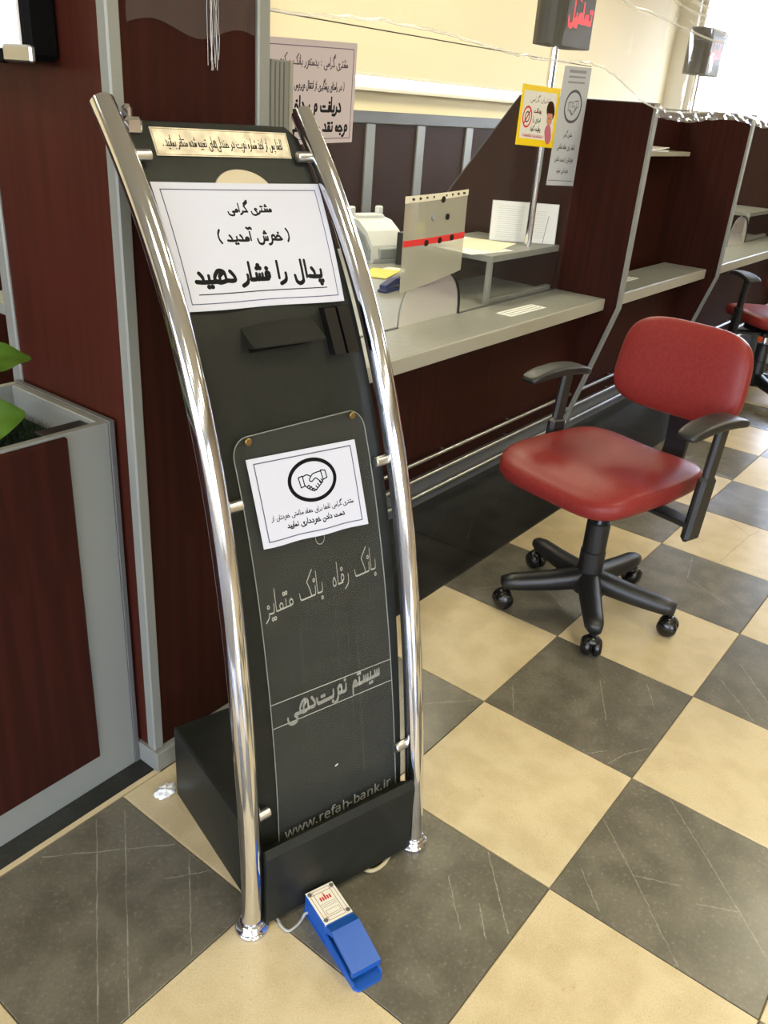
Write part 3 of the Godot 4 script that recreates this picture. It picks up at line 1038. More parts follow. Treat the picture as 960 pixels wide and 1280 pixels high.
# ------------------------------------------------------------------ planter
func make_planter() -> void:
	var o := thing("planter_box", "silver-framed mahogany planter box at the left edge", "planter", Vector3(-1.35, 0, -0.615))
	# local x -0.6..0.642, z -0.155..0.155
	var w := 0.642
	bx("front_board", Vector3(-0.6, 0.0, 0.138), Vector3(w - 0.012, 0.8, 0.153), M.silver, o)
	bx("front_panel", Vector3(-0.55, 0.082, 0.153), Vector3(w - 0.1, 0.796, 0.163), M.mahogany, o, 0.003)
	bx("end_board", Vector3(w - 0.012, 0.0, -0.155), Vector3(w, 0.802, 0.155), M.silver_dark, o)
	bx("inner_end", Vector3(w - 0.028, 0.5, -0.138), Vector3(w - 0.012, 0.8, 0.138), M.silver, o)
	bx("back_board", Vector3(-0.6, 0.0, -0.155), Vector3(w - 0.012, 0.8, -0.14), M.silver, o)
	bx("end_board", Vector3(-0.612, 0.0, -0.155), Vector3(-0.6, 0.8, 0.155), M.silver, o)
	bx("bottom", Vector3(-0.6, 0.01, -0.14), Vector3(w - 0.012, 0.74, 0.138), M.turf_base, o, 0.0)
	bx("corner_plate", Vector3(w - 0.12, 0.786, 0.09), Vector3(w - 0.028, 0.791, 0.138), M.black_plastic, o, 0.001)
	# artificial grass
	var st := mb()
	for i in 16000:
		var p := Vector3(rng.randf_range(-0.59, w - 0.04), 0.7403, rng.randf_range(-0.132, 0.13))
		var a := rng.randf() * TAU
		var d := Vector3(cos(a), 0, sin(a)) * 0.0013
		var tip := p + Vector3(rng.randf_range(-0.014, 0.014), rng.randf_range(0.008, 0.024), rng.randf_range(-0.014, 0.014))
		if (p.x > w - 0.14 and p.z > 0.07) or Vector2(p.x - 0.2, p.z - 0.015).length() < 0.03:
			continue
		tip.z = clampf(tip.z, -0.136, 0.135)
		tip.x = clampf(tip.x, -0.598, w - 0.032)
		tri(st, p - d, p + d, tip)
	var g := obj("artificial_grass", st, M.turf)
	g.position = o.position
	tag(g, "dark green artificial grass filling the planter box", "grass", "", "stuff")
	# plant, mostly out of frame
	var pl := thing("leafy_plant", "green leafy plant rising from the planter at the left edge", "plant", Vector3(-1.05, 0.75, -0.6))
	var hub := Vector3(-0.1, 0.0, 0.0)
	# middle, direction, half length, half width, way the face looks
	var leaves := [
		[Vector3(0.165, 0.18, 0.05), Vector3(1.0, 0.03, 0.02), 0.09, 0.042, Vector3(-0.1, 0.8, 0.6)],
		[Vector3(0.145, 0.075, 0.05), Vector3(0.95, 0.1, 0.3), 0.075, 0.05, Vector3(-0.3, 0.5, 0.8)],
		[Vector3(-0.2, 0.2, 0.05), Vector3(-0.9, 0.1, 0.2), 0.1, 0.07, Vector3.UP], [Vector3(-0.05, 0.26, -0.06), Vector3(0.1, 0.3, -0.9), 0.1, 0.06, Vector3.UP],
		[Vector3(-0.12, 0.12, 0.08), Vector3(-0.4, 0.1, 0.9), 0.09, 0.06, Vector3.UP],
	]
	for l in leaves:
		var tip: Vector3 = l[1].normalized()
		var base: Vector3 = l[0] - tip * l[2]
		var sm := mb()
		tube(sm, curve_pts([hub, hub.lerp(base, 0.5) + Vector3(0, 0.05, 0), base], 5), 0.003, 6)
		obj("stem", sm, M.stem, pl)
		var side: Vector3 = tip.cross(l[4]).normalized()
		var up := side.cross(tip)
		var len_: float = l[2] * 2.0
		var wid: float = l[3]
		var f := func(u: float, v: float) -> Vector3:
			var k := wid * pow(sin(PI * clampf(v * 0.93 + 0.05, 0.0, 1.0)), 0.75) * (1.15 - 0.5 * v)
			var s := (u - 0.5) * 2.0
			return base + tip * len_ * v - up * 0.03 * v * v + side * s * k + up * (absf(s) * k * 0.35 + 0.003 * sin(v * 18.0) * absf(s))
		var b := func(u: float, v: float) -> Vector3:
			return f.call(u, v) - up * 0.0012
		var lm := mb()
		slab(lm, 8, 14, f, b)
		obj("leaf", lm, M.leaf, pl)


# ------------------------------------------------------------------ kiosk (own axes: x across, z towards the visitor)
const KO := Vector3(-0.6635, 0, 0.081)
const KA := -0.218166
const KB := -0.0593   # the base stands turned a little further than the upper part


func zs(x: float, y: float) -> float:
	var t := (x + 0.182) / 0.364
	var l := -0.0125 + 0.0333 * y - 0.3434 * y * y + 0.412 * pow(y, 3) - 0.2781 * pow(y, 4) + 0.0085 * pow(y, 6)
	var r := 0.0139 - 0.0891 * y - 0.121 * y * y + 0.0851 * pow(y, 3) - 0.104 * pow(y, 4) - 0.0022 * pow(y, 6)
	return lerpf(l, r, t)


func kp(x: float, y: float, off: float) -> Vector3:
	return Vector3(x, y, zs(x, y) + off)


func kslab(st: SurfaceTool, c: Array, off: float, th: float, nx := 8, ny := 10, bulge = null) -> void:
	# a sheet that follows the bent plate; corners tl tr br bl in (x, y)
	var f := func(u: float, v: float) -> Vector3:
		var p: Vector2 = c[3].lerp(c[2], u).lerp(c[0].lerp(c[1], u), v)
		var o := off
		if bulge != null:
			o += bulge.call(u, v)
		return kp(p.x, p.y, o)
	var b := func(u: float, v: float) -> Vector3:
		return f.call(u, v) - Vector3(0, 0, th)
	slab(st, nx, ny, f, b)


func kthing(n: String, label: String, cat: String) -> Node3D:
	return thing(n, label, cat, KO, KA)


func make_kiosk() -> void:
	var o := kthing("ticket_kiosk", "dark grey queue-ticket kiosk with two curved chrome tubes", "ticket kiosk")
	# tubes with foot flanges
	for s in [-1.0, 1.0]:
		var pts := []
		var n := 48
		for k in n + 1:
			var y := 0.012 + (1.322 - 0.012) * k / n
			pts.append(kp(0.182 * s, y, 0.0))
		var st := mb()
		tube(st, pts, 0.0185, 28)
		obj("chrome_tube", st, M.chrome, o)
		var fl := mb(true)
		lathe(fl, [Vector2(0.0, 0.0), Vector2(0.029, 0.0), Vector2(0.031, 0.004), Vector2(0.029, 0.009), Vector2(0.0235, 0.011), Vector2(0.0235, 0.02), Vector2(0.0215, 0.023), Vector2(0.0, 0.024)], 32, Transform3D(Basis(), Vector3(0.182 * s, 0, 0.011 * s)))
		obj("foot_flange", fl, M.chrome, o)
		for y in [1.257, 0.795, 0.246]:
			var p := mb()
			rod(p, kp(0.178 * s, y, -0.006), Vector3(0.139 * s, y, zs(0.178 * s, y) - 0.006), 0.0088, 18, 0.0015)
			obj("standoff_pin", p, M.steel, o)
	# bent front plate with rounded top corners
	var f := func(u: float, v: float) -> Vector3:
		var y := 0.14 + (1.3 - 0.14) * v
		var hw := 0.165
		var e := y - (1.3 - 0.02)
		if e > 0.0:
			hw -= 0.02 - sqrt(maxf(0.0, 0.0004 - e * e))
		return kp((u * 2.0 - 1.0) * hw, y, -0.021)
	var b := func(u: float, v: float) -> Vector3:
		return f.call(u, v) - Vector3(0, 0, 0.016)
	var pm := mb()
	slab(pm, 10, 70, f, b)
	obj("front_plate", pm, M.kiosk_paint, o)
	# kick box and rear foot
	var kb := mb()
	prism(kb, PackedVector2Array([Vector2(-0.06, 0.012), Vector2(0.015, 0.012), Vector2(0.017, 0.016), Vector2(0.017, 0.172), Vector2(0.008, 0.186), Vector2(-0.035, 0.147), Vector2(-0.06, 0.14)]), 0.322, Transform3D(Basis(Vector3(0, 0, 1), Vector3(0, 1, 0), Vector3(-1, 0, 0)), Vector3(0.159, 0, 0)))
	obj("kick_box", kb, M.kiosk_paint, o).rotation.y = KB
	var rf := mb()
	box(rf, Vector3(-0.165, 0.0, -0.372), Vector3(0.165, 0.182, -0.06), 0.004)
	obj("rear_foot", rf, M.kiosk_paint, o).rotation.y = KB
	var scr := mb()
	rod(scr, Vector3(-0.166, 0.15, -0.33), Vector3(-0.163, 0.15, -0.33), 0.004, 10)
	obj("screw", scr, M.black_plastic, o).rotation.y = KB
	# name plate
	var np := sheet_img(720, 130, Color(0.83, 0.78, 0.68))
	var gn := noise(71, 256, 64, 0.03, 3)
	for y in 130:
		for x in 720:
			var c := np.get_pixel(x, y) * lerpf(0.85, 1.12, gn.get_pixel(x * 255 / 720, y / 3).r)
			np.set_pixel(x, y, Color(c.r, c.g, c.b, 1))
	fa(np, "لطفا پس از اخذ شماره نوبت در صندلی-های تعبیه شده منتظر بمانید .", 360, 84, 60, 5.2, Color(0.1, 0.1, 0.1), 640)
	outline(np, Vector2(6, 6), Vector2(714, 124), 1.2, Color(0.45, 0.4, 0.3))
	var nm := mb()
	kslab(nm, [Vector2(-0.115, 1.293), Vector2(0.141, 1.291), Vector2(0.132, 1.254), Vector2(-0.12, 1.256)], -0.0185, 0.0025, 8, 4)
	var npo := obj("name_plate", nm, printed("name_plate", np, 0.45), o)
	npo.set_meta("label", "beige metal plate with engraved Persian writing")
	M.name_plate.metallic = 0.1
	var clip := mb()
	var cz := zs(-0.15, 1.295)
	box(clip, Vector3(-0.158, 1.28, cz - 0.022), Vector3(-0.13, 1.306, cz - 0.004), 0.005)
	box(clip, Vector3(-0.152, 1.3, cz - 0.034), Vector3(-0.138, 1.322, cz - 0.018), 0.005)
	obj("chrome_clip", clip, M.chrome, o)
	# round speaker badge half hidden by the sheet
	var bd := mb()
	var bp := []
	var bf := func(u: float, v: float) -> Vector3:
		var q := Vector2(u * 2 - 1, v * 2 - 1)
		q = Vector2(q.x * sqrt(1 - q.y * q.y * 0.5), q.y * sqrt(1 - q.x * q.x * 0.5))
		return kp(0.013 + q.x * 0.055, 1.206 + q.y * 0.032, -0.0185)
	var bb := func(u: float, v: float) -> Vector3:
		return bf.call(u, v) - Vector3(0, 0, 0.0025)
	slab(bd, 12, 12, bf, bb)
	obj("round_badge", bd, M.badge, o)
	# ticket slot and hood
	var hd := mb()
	var hy0 := 1.005
	var hy1 := 1.03
	var hz0 := zs(0, hy0)
	var hz1 := zs(0, hy1)
	prism(hd, PackedVector2Array([Vector2(hz1 - 0.024, hy1), Vector2(hz1 - 0.019, hy1 + 0.001), Vector2(hz0 + 0.012, hy0 + 0.003), Vector2(hz0 + 0.012, hy0), Vector2(hz0 - 0.022, hy0 - 0.008)]), 0.134, Transform3D(Basis(Vector3(0, 0, 1), Vector3(0, 1, 0), Vector3(-1, 0, 0)), Vector3(0.063, 0, 0)))
	obj("ticket_hood", hd, M.kiosk_paint, o)
	var sl := mb()
	kslab(sl, [Vector2(-0.066, 1.003), Vector2(0.058, 1.003), Vector2(0.058, 0.993), Vector2(-0.066, 0.993)], -0.0203, 0.002, 2, 2)
	obj("ticket_slot", sl, M.black_gloss, o)
	var lk := mb()
	for x in [[0.09, 0.112], [0.117, 0.14]]:
		var xx: Array = x
		prism(lk, PackedVector2Array([Vector2(zs(0.11, 0.97) - 0.022, 0.97), Vector2(zs(0.11, 0.97) - 0.002, 0.974), Vector2(zs(0.11, 1.04) - 0.004, 1.042), Vector2(zs(0.11, 1.04) - 0.022, 1.04)]), xx[1] - xx[0], Transform3D(Basis(Vector3(0, 0, 1), Vector3(0, 1, 0), Vector3(-1, 0, 0)), Vector3(xx[1], 0, 0)))
	obj("latch_block", lk, M.black_gloss, o)
	# engraved acrylic cover
	var ac := mb()
	var ax := func(u: float, y: float) -> float:
		return lerpf(-0.118 - 0.018 * pow((y - 0.15) / 0.734, 2.0), lerpf(0.146, 0.13, (y - 0.15) / 0.734), u)
	var af := func(u: float, v: float, off: float) -> Vector3:
		v = 1.0 - pow(1.0 - v, 1.8)
		var y := 0.15 + 0.734 * v
		var e := y - (0.884 - 0.03)
		var ins := 0.0
		if e > 0.0:
			ins = 0.03 - sqrt(maxf(0.0, 0.0009 - e * e))
		var x0: float = ax.call(0.0, y) + ins
		var x1: float = ax.call(1.0, y) - ins
		return kp(lerpf(x0, x1, u), y, off)
	var a1 := func(u: float, v: float) -> Vector3:
		return af.call(u, v, -0.0115)
	var a2 := func(u: float, v: float) -> Vector3:
		return af.call(u, v, -0.0145)
	slab(ac, 8, 60, a1, a2)
	obj("acrylic_cover", ac, M.acrylic, o)
	var ed := mb()
	var rim := []
	for k in 61:
		rim.append(af.call(0.0, k / 60.0, -0.0125))
	for k in 13:
		rim.append(af.call(k / 12.0, 1.0, -0.0125))
	for k in 61:
		rim.append(af.call(1.0, 1.0 - k / 60.0, -0.0125))
	tube(ed, rim, 0.0009, 6)
	obj("acrylic_edge", ed, M.acrylic_edge, o)
	for x in [-0.106, 0.106]:
		var sc := mb()
		rod(sc, kp(x, 0.877, -0.0115), kp(x, 0.877, -0.008) , 0.0062, 18, 0.001)
		rod(sc, kp(x, 0.877, -0.0205), kp(x, 0.877, -0.0115), 0.003, 10)
		obj("brass_screw", sc, M.brass, o)
	# the engraving: a print that follows the cover
	var en := Image.create(768, 1536, false, Image.FORMAT_RGBA8)
	en.fill(Color(0.6, 0.6, 0.57, 0.0))
	var ec := Color(0.58, 0.58, 0.545, 0.95)
	var Y := func(y: float) -> float:
		return 1536.0 * (1.0 - (y - 0.15) / 0.734)
	var X := func(x: float, y: float) -> float:
		var x0: float = ax.call(0.0, y)
		var x1: float = ax.call(1.0, y)
		return 768.0 * (x - x0) / (x1 - x0)
	ring(en, Vector2(X.call(0.004, 0.7), Y.call(0.703)), Vector2(27, 24), 1.6, ec)
	# the two lines of the frame
	dot_line(en, Vector2(0, Y.call(0.447)), Vector2(768, Y.call(0.434)), 1.8, ec)
	dot_line(en, Vector2(0, Y.call(0.401)), Vector2(768, Y.call(0.391)), 1.8, ec)
	fa(en, "سیستم نوبت-دهی", 384, Y.call(0.412), 86, 15, Color(0.46, 0.46, 0.43, 0.95), 600, -0.02)
	fa(en, "بانک رفاه  بانک متمایز", 372, Y.call(0.612), 100, 6.0, ec, 690, -0.03, true)
	for k in 7:
		var x := rng.randf_range(60, 700)
		dot_line(en, Vector2(x, rng.randf_range(500, 800)), Vector2(x + rng.randf_range(-14, 14), rng.randf_range(900, 1400)), 1.1, Color(0.6, 0.6, 0.57, 0.14))
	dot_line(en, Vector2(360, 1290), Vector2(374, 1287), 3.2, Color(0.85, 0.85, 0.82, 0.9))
	var em := mat("etching", Color.WHITE, 0.7, 0.0, tex(en))
	em.transparency = BaseMaterial3D.TRANSPARENCY_ALPHA
	em.texture_repeat = false
	var es := mb()
	es.set_smooth_group(1)
	var a3 := func(u: float, v: float) -> Vector3:
		var y := 0.15 + 0.734 * v
		return kp(ax.call(u, y), y, -0.0109)
	grid(es, 8, 60, a3)
	var eo := obj("etched_writing", es, em, o)
	eo.set_meta("label", "Persian writing and lines etched in the clear cover")
	var tm := TextMesh.new()
	tm.text = "www.refah-bank.ir"
	var fn := SystemFont.new()
	fn.font_names = PackedStringArray(["Droid Sans"])
	tm.font = fn
	tm.font_size = 32
	tm.pixel_size = 0.0009
	tm.depth = 0.0006
	var to := MeshInstance3D.new()
	to.mesh = tm
	to.material_override = M.etched
	put(to, "web_address", o)
	var span := 0.238 / tm.get_aabb().size.x
	to.position = kp(0.012, 0.171, -0.0105)
	to.rotation.y = atan2(zs(-0.1, 0.17) - zs(0.1, 0.17), 0.2)
	to.rotation.x = -0.1
	to.scale = Vector3(span, span * 0.95, 1.0)
	# cable that comes out under the kick box
	var cb := mb()
	tube(cb, curve_pts([Vector3(0.05, 0.008, -0.02), Vector3(0.058, 0.006, 0.012), Vector3(0.075, 0.005, 0.024), Vector3(0.105, 0.005, 0.02), Vector3(0.135, 0.007, 0.0), Vector3(0.14, 0.01, -0.03)], 8), 0.0042, 10)
	obj("power_cable", cb, M.cream_cord, o)
	var tp := mb()
	kslab(tp, [Vector2(-0.166, 1.125), Vector2(-0.155, 1.125), Vector2(-0.154, 1.085), Vector2(-0.165, 1.085)], -0.0195, 0.0015, 2, 3)
	obj("tape_scrap", tp, M.paper, o)

	# sheet one
	var s1 := sheet_img(1000, 690)
	var ink := Color(0.03, 0.03, 0.04)
	outline(s1, Vector2(38, 38), Vector2(962, 652), 2.4, Color(0.25, 0.25, 0.35))
	fa(s1, "مشتری گرامی", 500, 158, 56, 10.5, ink, 270)
	fa(s1, "( خوش آمدید )", 490, 318, 72, 13.5, ink, 440)
	fa(s1, "پدال را فشار دهید", 480, 536, 118, 24.5, ink, 790)
	dot_line(s1, Vector2(88, 602), Vector2(890, 602), 2.6, ink)
	var b1 := func(u: float, v: float) -> float:
		return 0.006 * sin(PI * u) * v + 0.003 * sin(u * 9.0) * (1.0 - v) * (1.0 - v)
	var p1 := mb()
	kslab(p1, [Vector2(-0.15, 1.223), Vector2(0.167, 1.217), Vector2(0.145, 1.046), Vector2(-0.157, 1.059)], -0.017, 0.0005, 14, 10, b1)
	var w1 := kthing("instruction_sheet", "large white Persian sheet with bold black lines taped below the name plate", "paper sign")
	obj("sheet", p1, printed("sheet_print", s1), w1)
	# sheet two
	var s2 := sheet_img(820, 600)
	outline(s2, Vector2(46, 36), Vector2(776, 560), 3.6, Color(0.3, 0.3, 0.36))
	handshake(s2, Vector2(440, 212), 158, 7.5, ink)
	fa(s2, "مشتری گرامی لطفا برای حفظ سلامتی خودتان از", 410, 424, 38, 5.0, ink, 640)
	fa(s2, "دست دادن خودداری نمایید", 420, 496, 46, 8.2, ink, 450)
	var b2 := func(u: float, v: float) -> float:
		return 0.004 * (1.0 - v) * (1.0 - v) * (0.6 + 0.4 * sin(u * 14.0))
	var p2 := mb()
	kslab(p2, [Vector2(-0.116, 0.853), Vector2(0.102, 0.84), Vector2(0.106, 0.7), Vector2(-0.108, 0.716)], -0.0098, 0.0005, 12, 8, b2)
	var w2 := kthing("handshake_sheet", "small white sheet with a clasped-hands oval taped to the kiosk's clear cover", "paper sign")
	obj("sheet", p2, printed("handshake_print", s2), w2)


func make_pedal() -> void:
	# own axes: z from the cable end towards the visitor
	var back := Vector3(-0.727, 0, 0.088)
	var ax := Vector3(-0.058, 0, 0.172).normalized()
	var o := thing("foot_pedal", "blue foot pedal with a white label plate in front of the kiosk", "foot pedal", back, atan2(ax.x, ax.z))
	var base := mb()
	prism(base, PackedVector2Array([Vector2(-0.029, 0.0), Vector2(0.029, 0.0), Vector2(0.029, 0.176), Vector2(0.022, 0.184), Vector2(-0.022, 0.184), Vector2(-0.029, 0.176)]), 0.006, Transform3D(Basis(Vector3(1, 0, 0), Vector3(0, 0, 1), Vector3(0, -1, 0)), Vector3(0, 0.006, 0)))
	obj("base_plate", base, M.blue_plastic, o)
	var side := Transform3D(Basis(Vector3(0, 0, 1), Vector3(0, 1, 0), Vector3(-1, 0, 0)), Vector3(0.029, 0, 0))
	var bd := mb()
	box(bd, Vector3(-0.029, 0.006, 0.0), Vector3(0.029, 0.048, 0.078), 0.003)
	obj("housing", bd, M.blue_plastic, o)
	for s in [-1.0, 1.0]:
		var ws := mb()
		prism(ws, PackedVector2Array([Vector2(0.078, 0.006), Vector2(0.175, 0.006), Vector2(0.172, 0.012), Vector2(0.078, 0.03)]), 0.003, Transform3D(side.basis, Vector3(0.029 if s > 0 else -0.026, 0, 0)))
		obj("side_wall", ws, M.blue_plastic, o)
	var tr := mb()
	prism(tr, PackedVector2Array([Vector2(0.076, 0.03), Vector2(0.08, 0.049), Vector2(0.096, 0.054), Vector2(0.104, 0.052), Vector2(0.17, 0.034), Vector2(0.17, 0.022), Vector2(0.164, 0.022), Vector2(0.162, 0.031), Vector2(0.1, 0.046)]), 0.056, Transform3D(side.basis, Vector3(0.028, 0, 0)))
	obj("tread", tr, M.blue_plastic, o)
	var lab := sheet_img(300, 400, Color(0.86, 0.84, 0.78))
	var rc := Color(0.72, 0.2, 0.18)
	outline(lab, Vector2(24, 60), Vector2(276, 340), 2.4, Color(0.55, 0.35, 0.33))
	outline(lab, Vector2(60, 24), Vector2(240, 376), 2.4, Color(0.55, 0.35, 0.33))
	for k in 5:
		dot_line(lab, Vector2(100 + 25 * k, 150), Vector2(100 + 25 * k, 120 - (20.0 if k == 2 else 0.0)), 9, rc)
	dot_line(lab, Vector2(150, 70), Vector2(150, 96), 4, rc)
	for k in 3:
		dot_line(lab, Vector2(70, 190 + 20 * k), Vector2(230, 190 + 20 * k), 2.2, Color(0.6, 0.5, 0.48))
	outline(lab, Vector2(80, 268), Vector2(220, 320), 2, Color(0.55, 0.35, 0.33))
	var lm := mb()
	paper(lm, [Vector3(-0.028, 0.0492, 0.001), Vector3(0.028, 0.0492, 0.001), Vector3(0.028, 0.0492, 0.075), Vector3(-0.028, 0.0492, 0.075)], 0.0012)
	obj("label_plate", lm, printed("pedal_label", lab, 0.4), o)
	for x in [-0.0225, 0.0225]:
		for z in [0.008, 0.068]:
			var sc := mb()
			rod(sc, Vector3(x, 0.049, z), Vector3(x, 0.0512, z), 0.0042, 12, 0.0008)
			obj("screw", sc, M.silver_dark, o)
	var cb := mb()
	var inv := o.transform.affine_inverse()
	var path := []
	for p in [Vector3(-0.797, 0.004, 0.052), Vector3(-0.804, 0.004, 0.07), Vector3(-0.803, 0.004, 0.086), Vector3(-0.785, 0.004, 0.09), Vector3(-0.768, 0.005, 0.088)]:
		path.append(inv * p)
	path.append(Vector3(-0.034, 0.012, 0.012))
	path.append(Vector3(-0.026, 0.014, 0.014))
	tube(cb, curve_pts(path, 8), 0.0026, 8)
	obj("cable", cb, M.grey_cord, o)
	var ts := mb(true)
	var q := func(p: Vector3) -> Vector3:
		return p * (1.0 + 0.35 * sin(p.x * 420.0) * cos(p.z * 380.0 + p.y * 300.0))
	cushion(ts, Vector3(0.024, 0.008, 0.016), 1.0, 1.0, q, 24, 12)
	var tis := obj("crumpled_tissue", ts, M.paper)
	tis.position = Vector3(-0.735, 0.009, -0.338)
	tag(tis, "crumpled white tissue on the floor behind the kiosk's foot", "tissue")


# ------------------------------------------------------------------ chairs (own axes: z forward, base on the floor)
func make_chairs() -> void:
	var a := 0.22
	var yaw := atan2(-cos(a), -sin(a))
	var o := thing("office_chair", "red leather swivel office chair with black armrests, nearest the kiosk", "chair", Vector3(0.60, 0, -0.02), yaw, "red swivel chairs at the counter")
	# five-star base
	var hub := mb(true)
	lathe(hub, [Vector2(0.0, 0.06), Vector2(0.04, 0.06), Vector2(0.046, 0.075), Vector2(0.044, 0.115), Vector2(0.036, 0.13), Vector2(0.0, 0.131)], 28)
	obj("base_hub", hub, M.black_plastic, o)
	# directions of the casters measured from the photograph, in the chair's own axes
	var inv := o.transform.basis.inverse()
	for c in [Vector3(0.373, 0, 0.114), Vector3(0.639, 0, 0.251), Vector3(0.422, 0, -0.199), Vector3(0.714, 0, -0.25), Vector3(0.843, 0, 0.026)]:
		var d: Vector3 = inv * (c - o.position)
		d = d.normalized() * 0.255
		var dir := d.normalized()
		var sd := dir.cross(Vector3.UP)
		var lg := mb(true)
		var rings := []
		for k in 9:
			var t := k / 8.0
			var c0 := dir * lerpf(0.02, 0.265, t) + Vector3(0, lerpf(0.104, 0.088, t) - 0.004 * sin(PI * t), 0)
			var w := lerpf(0.034, 0.026, t)
			var h := lerpf(0.032, 0.022, t)
			if k == 8:
				w *= 0.72
				h *= 0.72
			var r := []
			for j in 12:
				var an := TAU * j / 12.0
				r.append(c0 + sd * signf(cos(an)) * pow(absf(cos(an)), 0.7) * w + Vector3.UP * signf(sin(an)) * pow(absf(sin(an)), 0.7) * h)
			rings.append(r)
		for k in 8:
			for j in 12:
				var j2 := (j + 1) % 12
				quad(lg, rings[k][j], rings[k + 1][j], rings[k + 1][j2], rings[k][j2])
		var ec := Vector3.ZERO
		for p in rings[8]:
			ec += p / 12.0
		for j in 12:
			tri(lg, rings[8][j], ec, rings[8][(j + 1) % 12])
		obj("base_arm", lg, M.black_plastic, o)
		var cs := mb()
		rod(cs, d + Vector3(0, 0.05, 0), d + Vector3(0, 0.08, 0), 0.008, 10)
		for s in [-1.0, 1.0]:
			var w0: Vector3 = d + Vector3(0, 0.029, 0) + sd * 0.013 * s
			var y: Vector3 = sd * s
			var t := Transform3D(Basis(dir, y, dir.cross(y)), w0)
			cs.set_smooth_group(1)
			lathe(cs, [Vector2(0.0, -0.01), Vector2(0.022, -0.01), Vector2(0.029, -0.005), Vector2(0.029, 0.005), Vector2(0.022, 0.014), Vector2(0.0, 0.017)], 22, t)
		cs.set_smooth_group(1)
		lathe(cs, [Vector2(0.0, 0.0), Vector2(0.024, 0.0), Vector2(0.024, 0.008), Vector2(0.015, 0.018), Vector2(0.0, 0.02)], 18, Transform3D(Basis(), d + Vector3(0, 0.043, 0)))
		obj("caster", cs, M.black_gloss, o)
	var col := mb()
	rod(col, Vector3(0, 0.12, 0), Vector3(0, 0.2, 0), 0.037, 24, 0.003)
	rod(col, Vector3(0, 0.198, 0), Vector3(0, 0.296, 0), 0.0345, 24, 0.004)
	obj("column_cover", col, M.black_plastic, o)
	var ps := mb()
	rod(ps, Vector3(0, 0.29, 0), Vector3(0, 0.375, 0), 0.0125, 16)
	obj("gas_piston", ps, M.chrome, o)
	var us := mb()
	box(us, Vector3(-0.09, 0.355, -0.13), Vector3(0.09, 0.385, 0.11), 0.008)
	obj("seat_plate", us, M.black_plastic, o)
	# seat
	var seat := mb()
	var sf := func(p: Vector3) -> Vector3:
		var x := p.x
		var z := p.z
		var y := p.y
		var fz := maxf(0.0, (z - 0.1) / 0.17)
		y -= 0.03 * fz * fz
		if p.y > 0.0:
			y -= 0.012 * exp(-(x * x / 0.02 + (z + 0.06) * (z + 0.06) / 0.02))
			y += 0.012 * pow(absf(x) / 0.25, 2.0)
		x *= 1.0 - 0.06 * clampf(-z / 0.25, 0.0, 1.0) - 0.03 * clampf(z / 0.25, 0.0, 1.0)
		return Vector3(x - 0.038, y + 0.444, z - 0.012)
	cushion(seat, Vector3(0.234, 0.041, 0.248), 0.62, 0.42, sf)
	obj("seat", seat, M.red_leather, o)
	# backrest, leaning and bowed
	var br := mb()
	var bf := func(p: Vector3) -> Vector3:
		# p: x across, y up, z thickness
		var w := 1.0 + 0.05 * (-p.y / 0.14) 
		var x := p.x * w
		var z := p.z + 0.16 * x * x * 2.0
		var q := Vector3(x, p.y, z)
		q = q.rotated(Vector3.RIGHT, -0.16)
		q = q.rotated(Vector3.UP, 0.1)
		return q + Vector3(0.012, 0.722, -0.245)
	var st2 := func(p: Vector3) -> Vector3:
		return bf.call(Vector3(p.x, -p.z, p.y))
	cushion(br, Vector3(0.196, 0.036, 0.133), 0.6, 0.55, st2)
	obj("backrest", br, M.red_leather, o)
	var shell := mb()
	var st3 := func(p: Vector3) -> Vector3:
		return bf.call(Vector3(p.x, -p.z, p.y - 0.028))
	cushion(shell, Vector3(0.176, 0.018, 0.114), 0.6, 0.55, st3, 40, 14)
	obj("back_shell", shell, M.black_plastic, o)
	# back bar
	var bar := mb()
	var path := curve_pts([Vector3(0, 0.362, -0.08), Vector3(0, 0.362, -0.2), Vector3(0, 0.38, -0.29), Vector3(0, 0.46, -0.325), Vector3(0, 0.58, -0.318), Vector3(0, 0.7, -0.3)], 6)
	for k in path.size() - 1:
		var pa: Vector3 = path[k]
		var pb: Vector3 = path[k + 1]
		var dd := (pb - pa).normalized()
		var nn := dd.cross(Vector3.RIGHT).normalized()
		var c := pa - nn * 0.006
		for q in [[pa, pb, nn * 0.007]]:
			var h: Vector3 = q[2]
			var e := Vector3(0.036, 0, 0)
			var v := [pa - e - h, pa + e - h, pa + e + h, pa - e + h, pb - e - h, pb + e - h, pb + e + h, pb - e + h]
			var mid := (pa + pb) / 2.0
			for ff in [[0, 1, 5, 4], [2, 3, 7, 6], [1, 2, 6, 5], [3, 0, 4, 7], [0, 1, 2, 3], [4, 5, 6, 7]]:
				cpoly(bar, [v[ff[0]], v[ff[1]], v[ff[2]], v[ff[3]]], mid)
	obj("back_bar", bar, M.black_plastic, o)
	# armrests
	for s in [-1.0, 1.0]:
		var ox: float = 0.262 * s - 0.02
		var brk := mb()
		box(brk, Vector3(minf(ox, 0.07 * s), 0.362, -0.1), Vector3(maxf(ox, 0.07 * s), 0.378, -0.045), 0.004)
		obj("arm_bracket", brk, M.black_plastic, o)
		var pst := mb()
		var t := Transform3D(Basis(Vector3.RIGHT, -0.1), Vector3(ox, 0.33, -0.075))
		box(pst, Vector3(-0.014, -0.01, -0.034), Vector3(0.014, 0.18, 0.034), 0.01, t)
		box(pst, Vector3(-0.01, 0.16, -0.024), Vector3(0.01, 0.33, 0.024), 0.007, t)
		obj("arm_post", pst, M.black_plastic, o)
		var pad := mb()
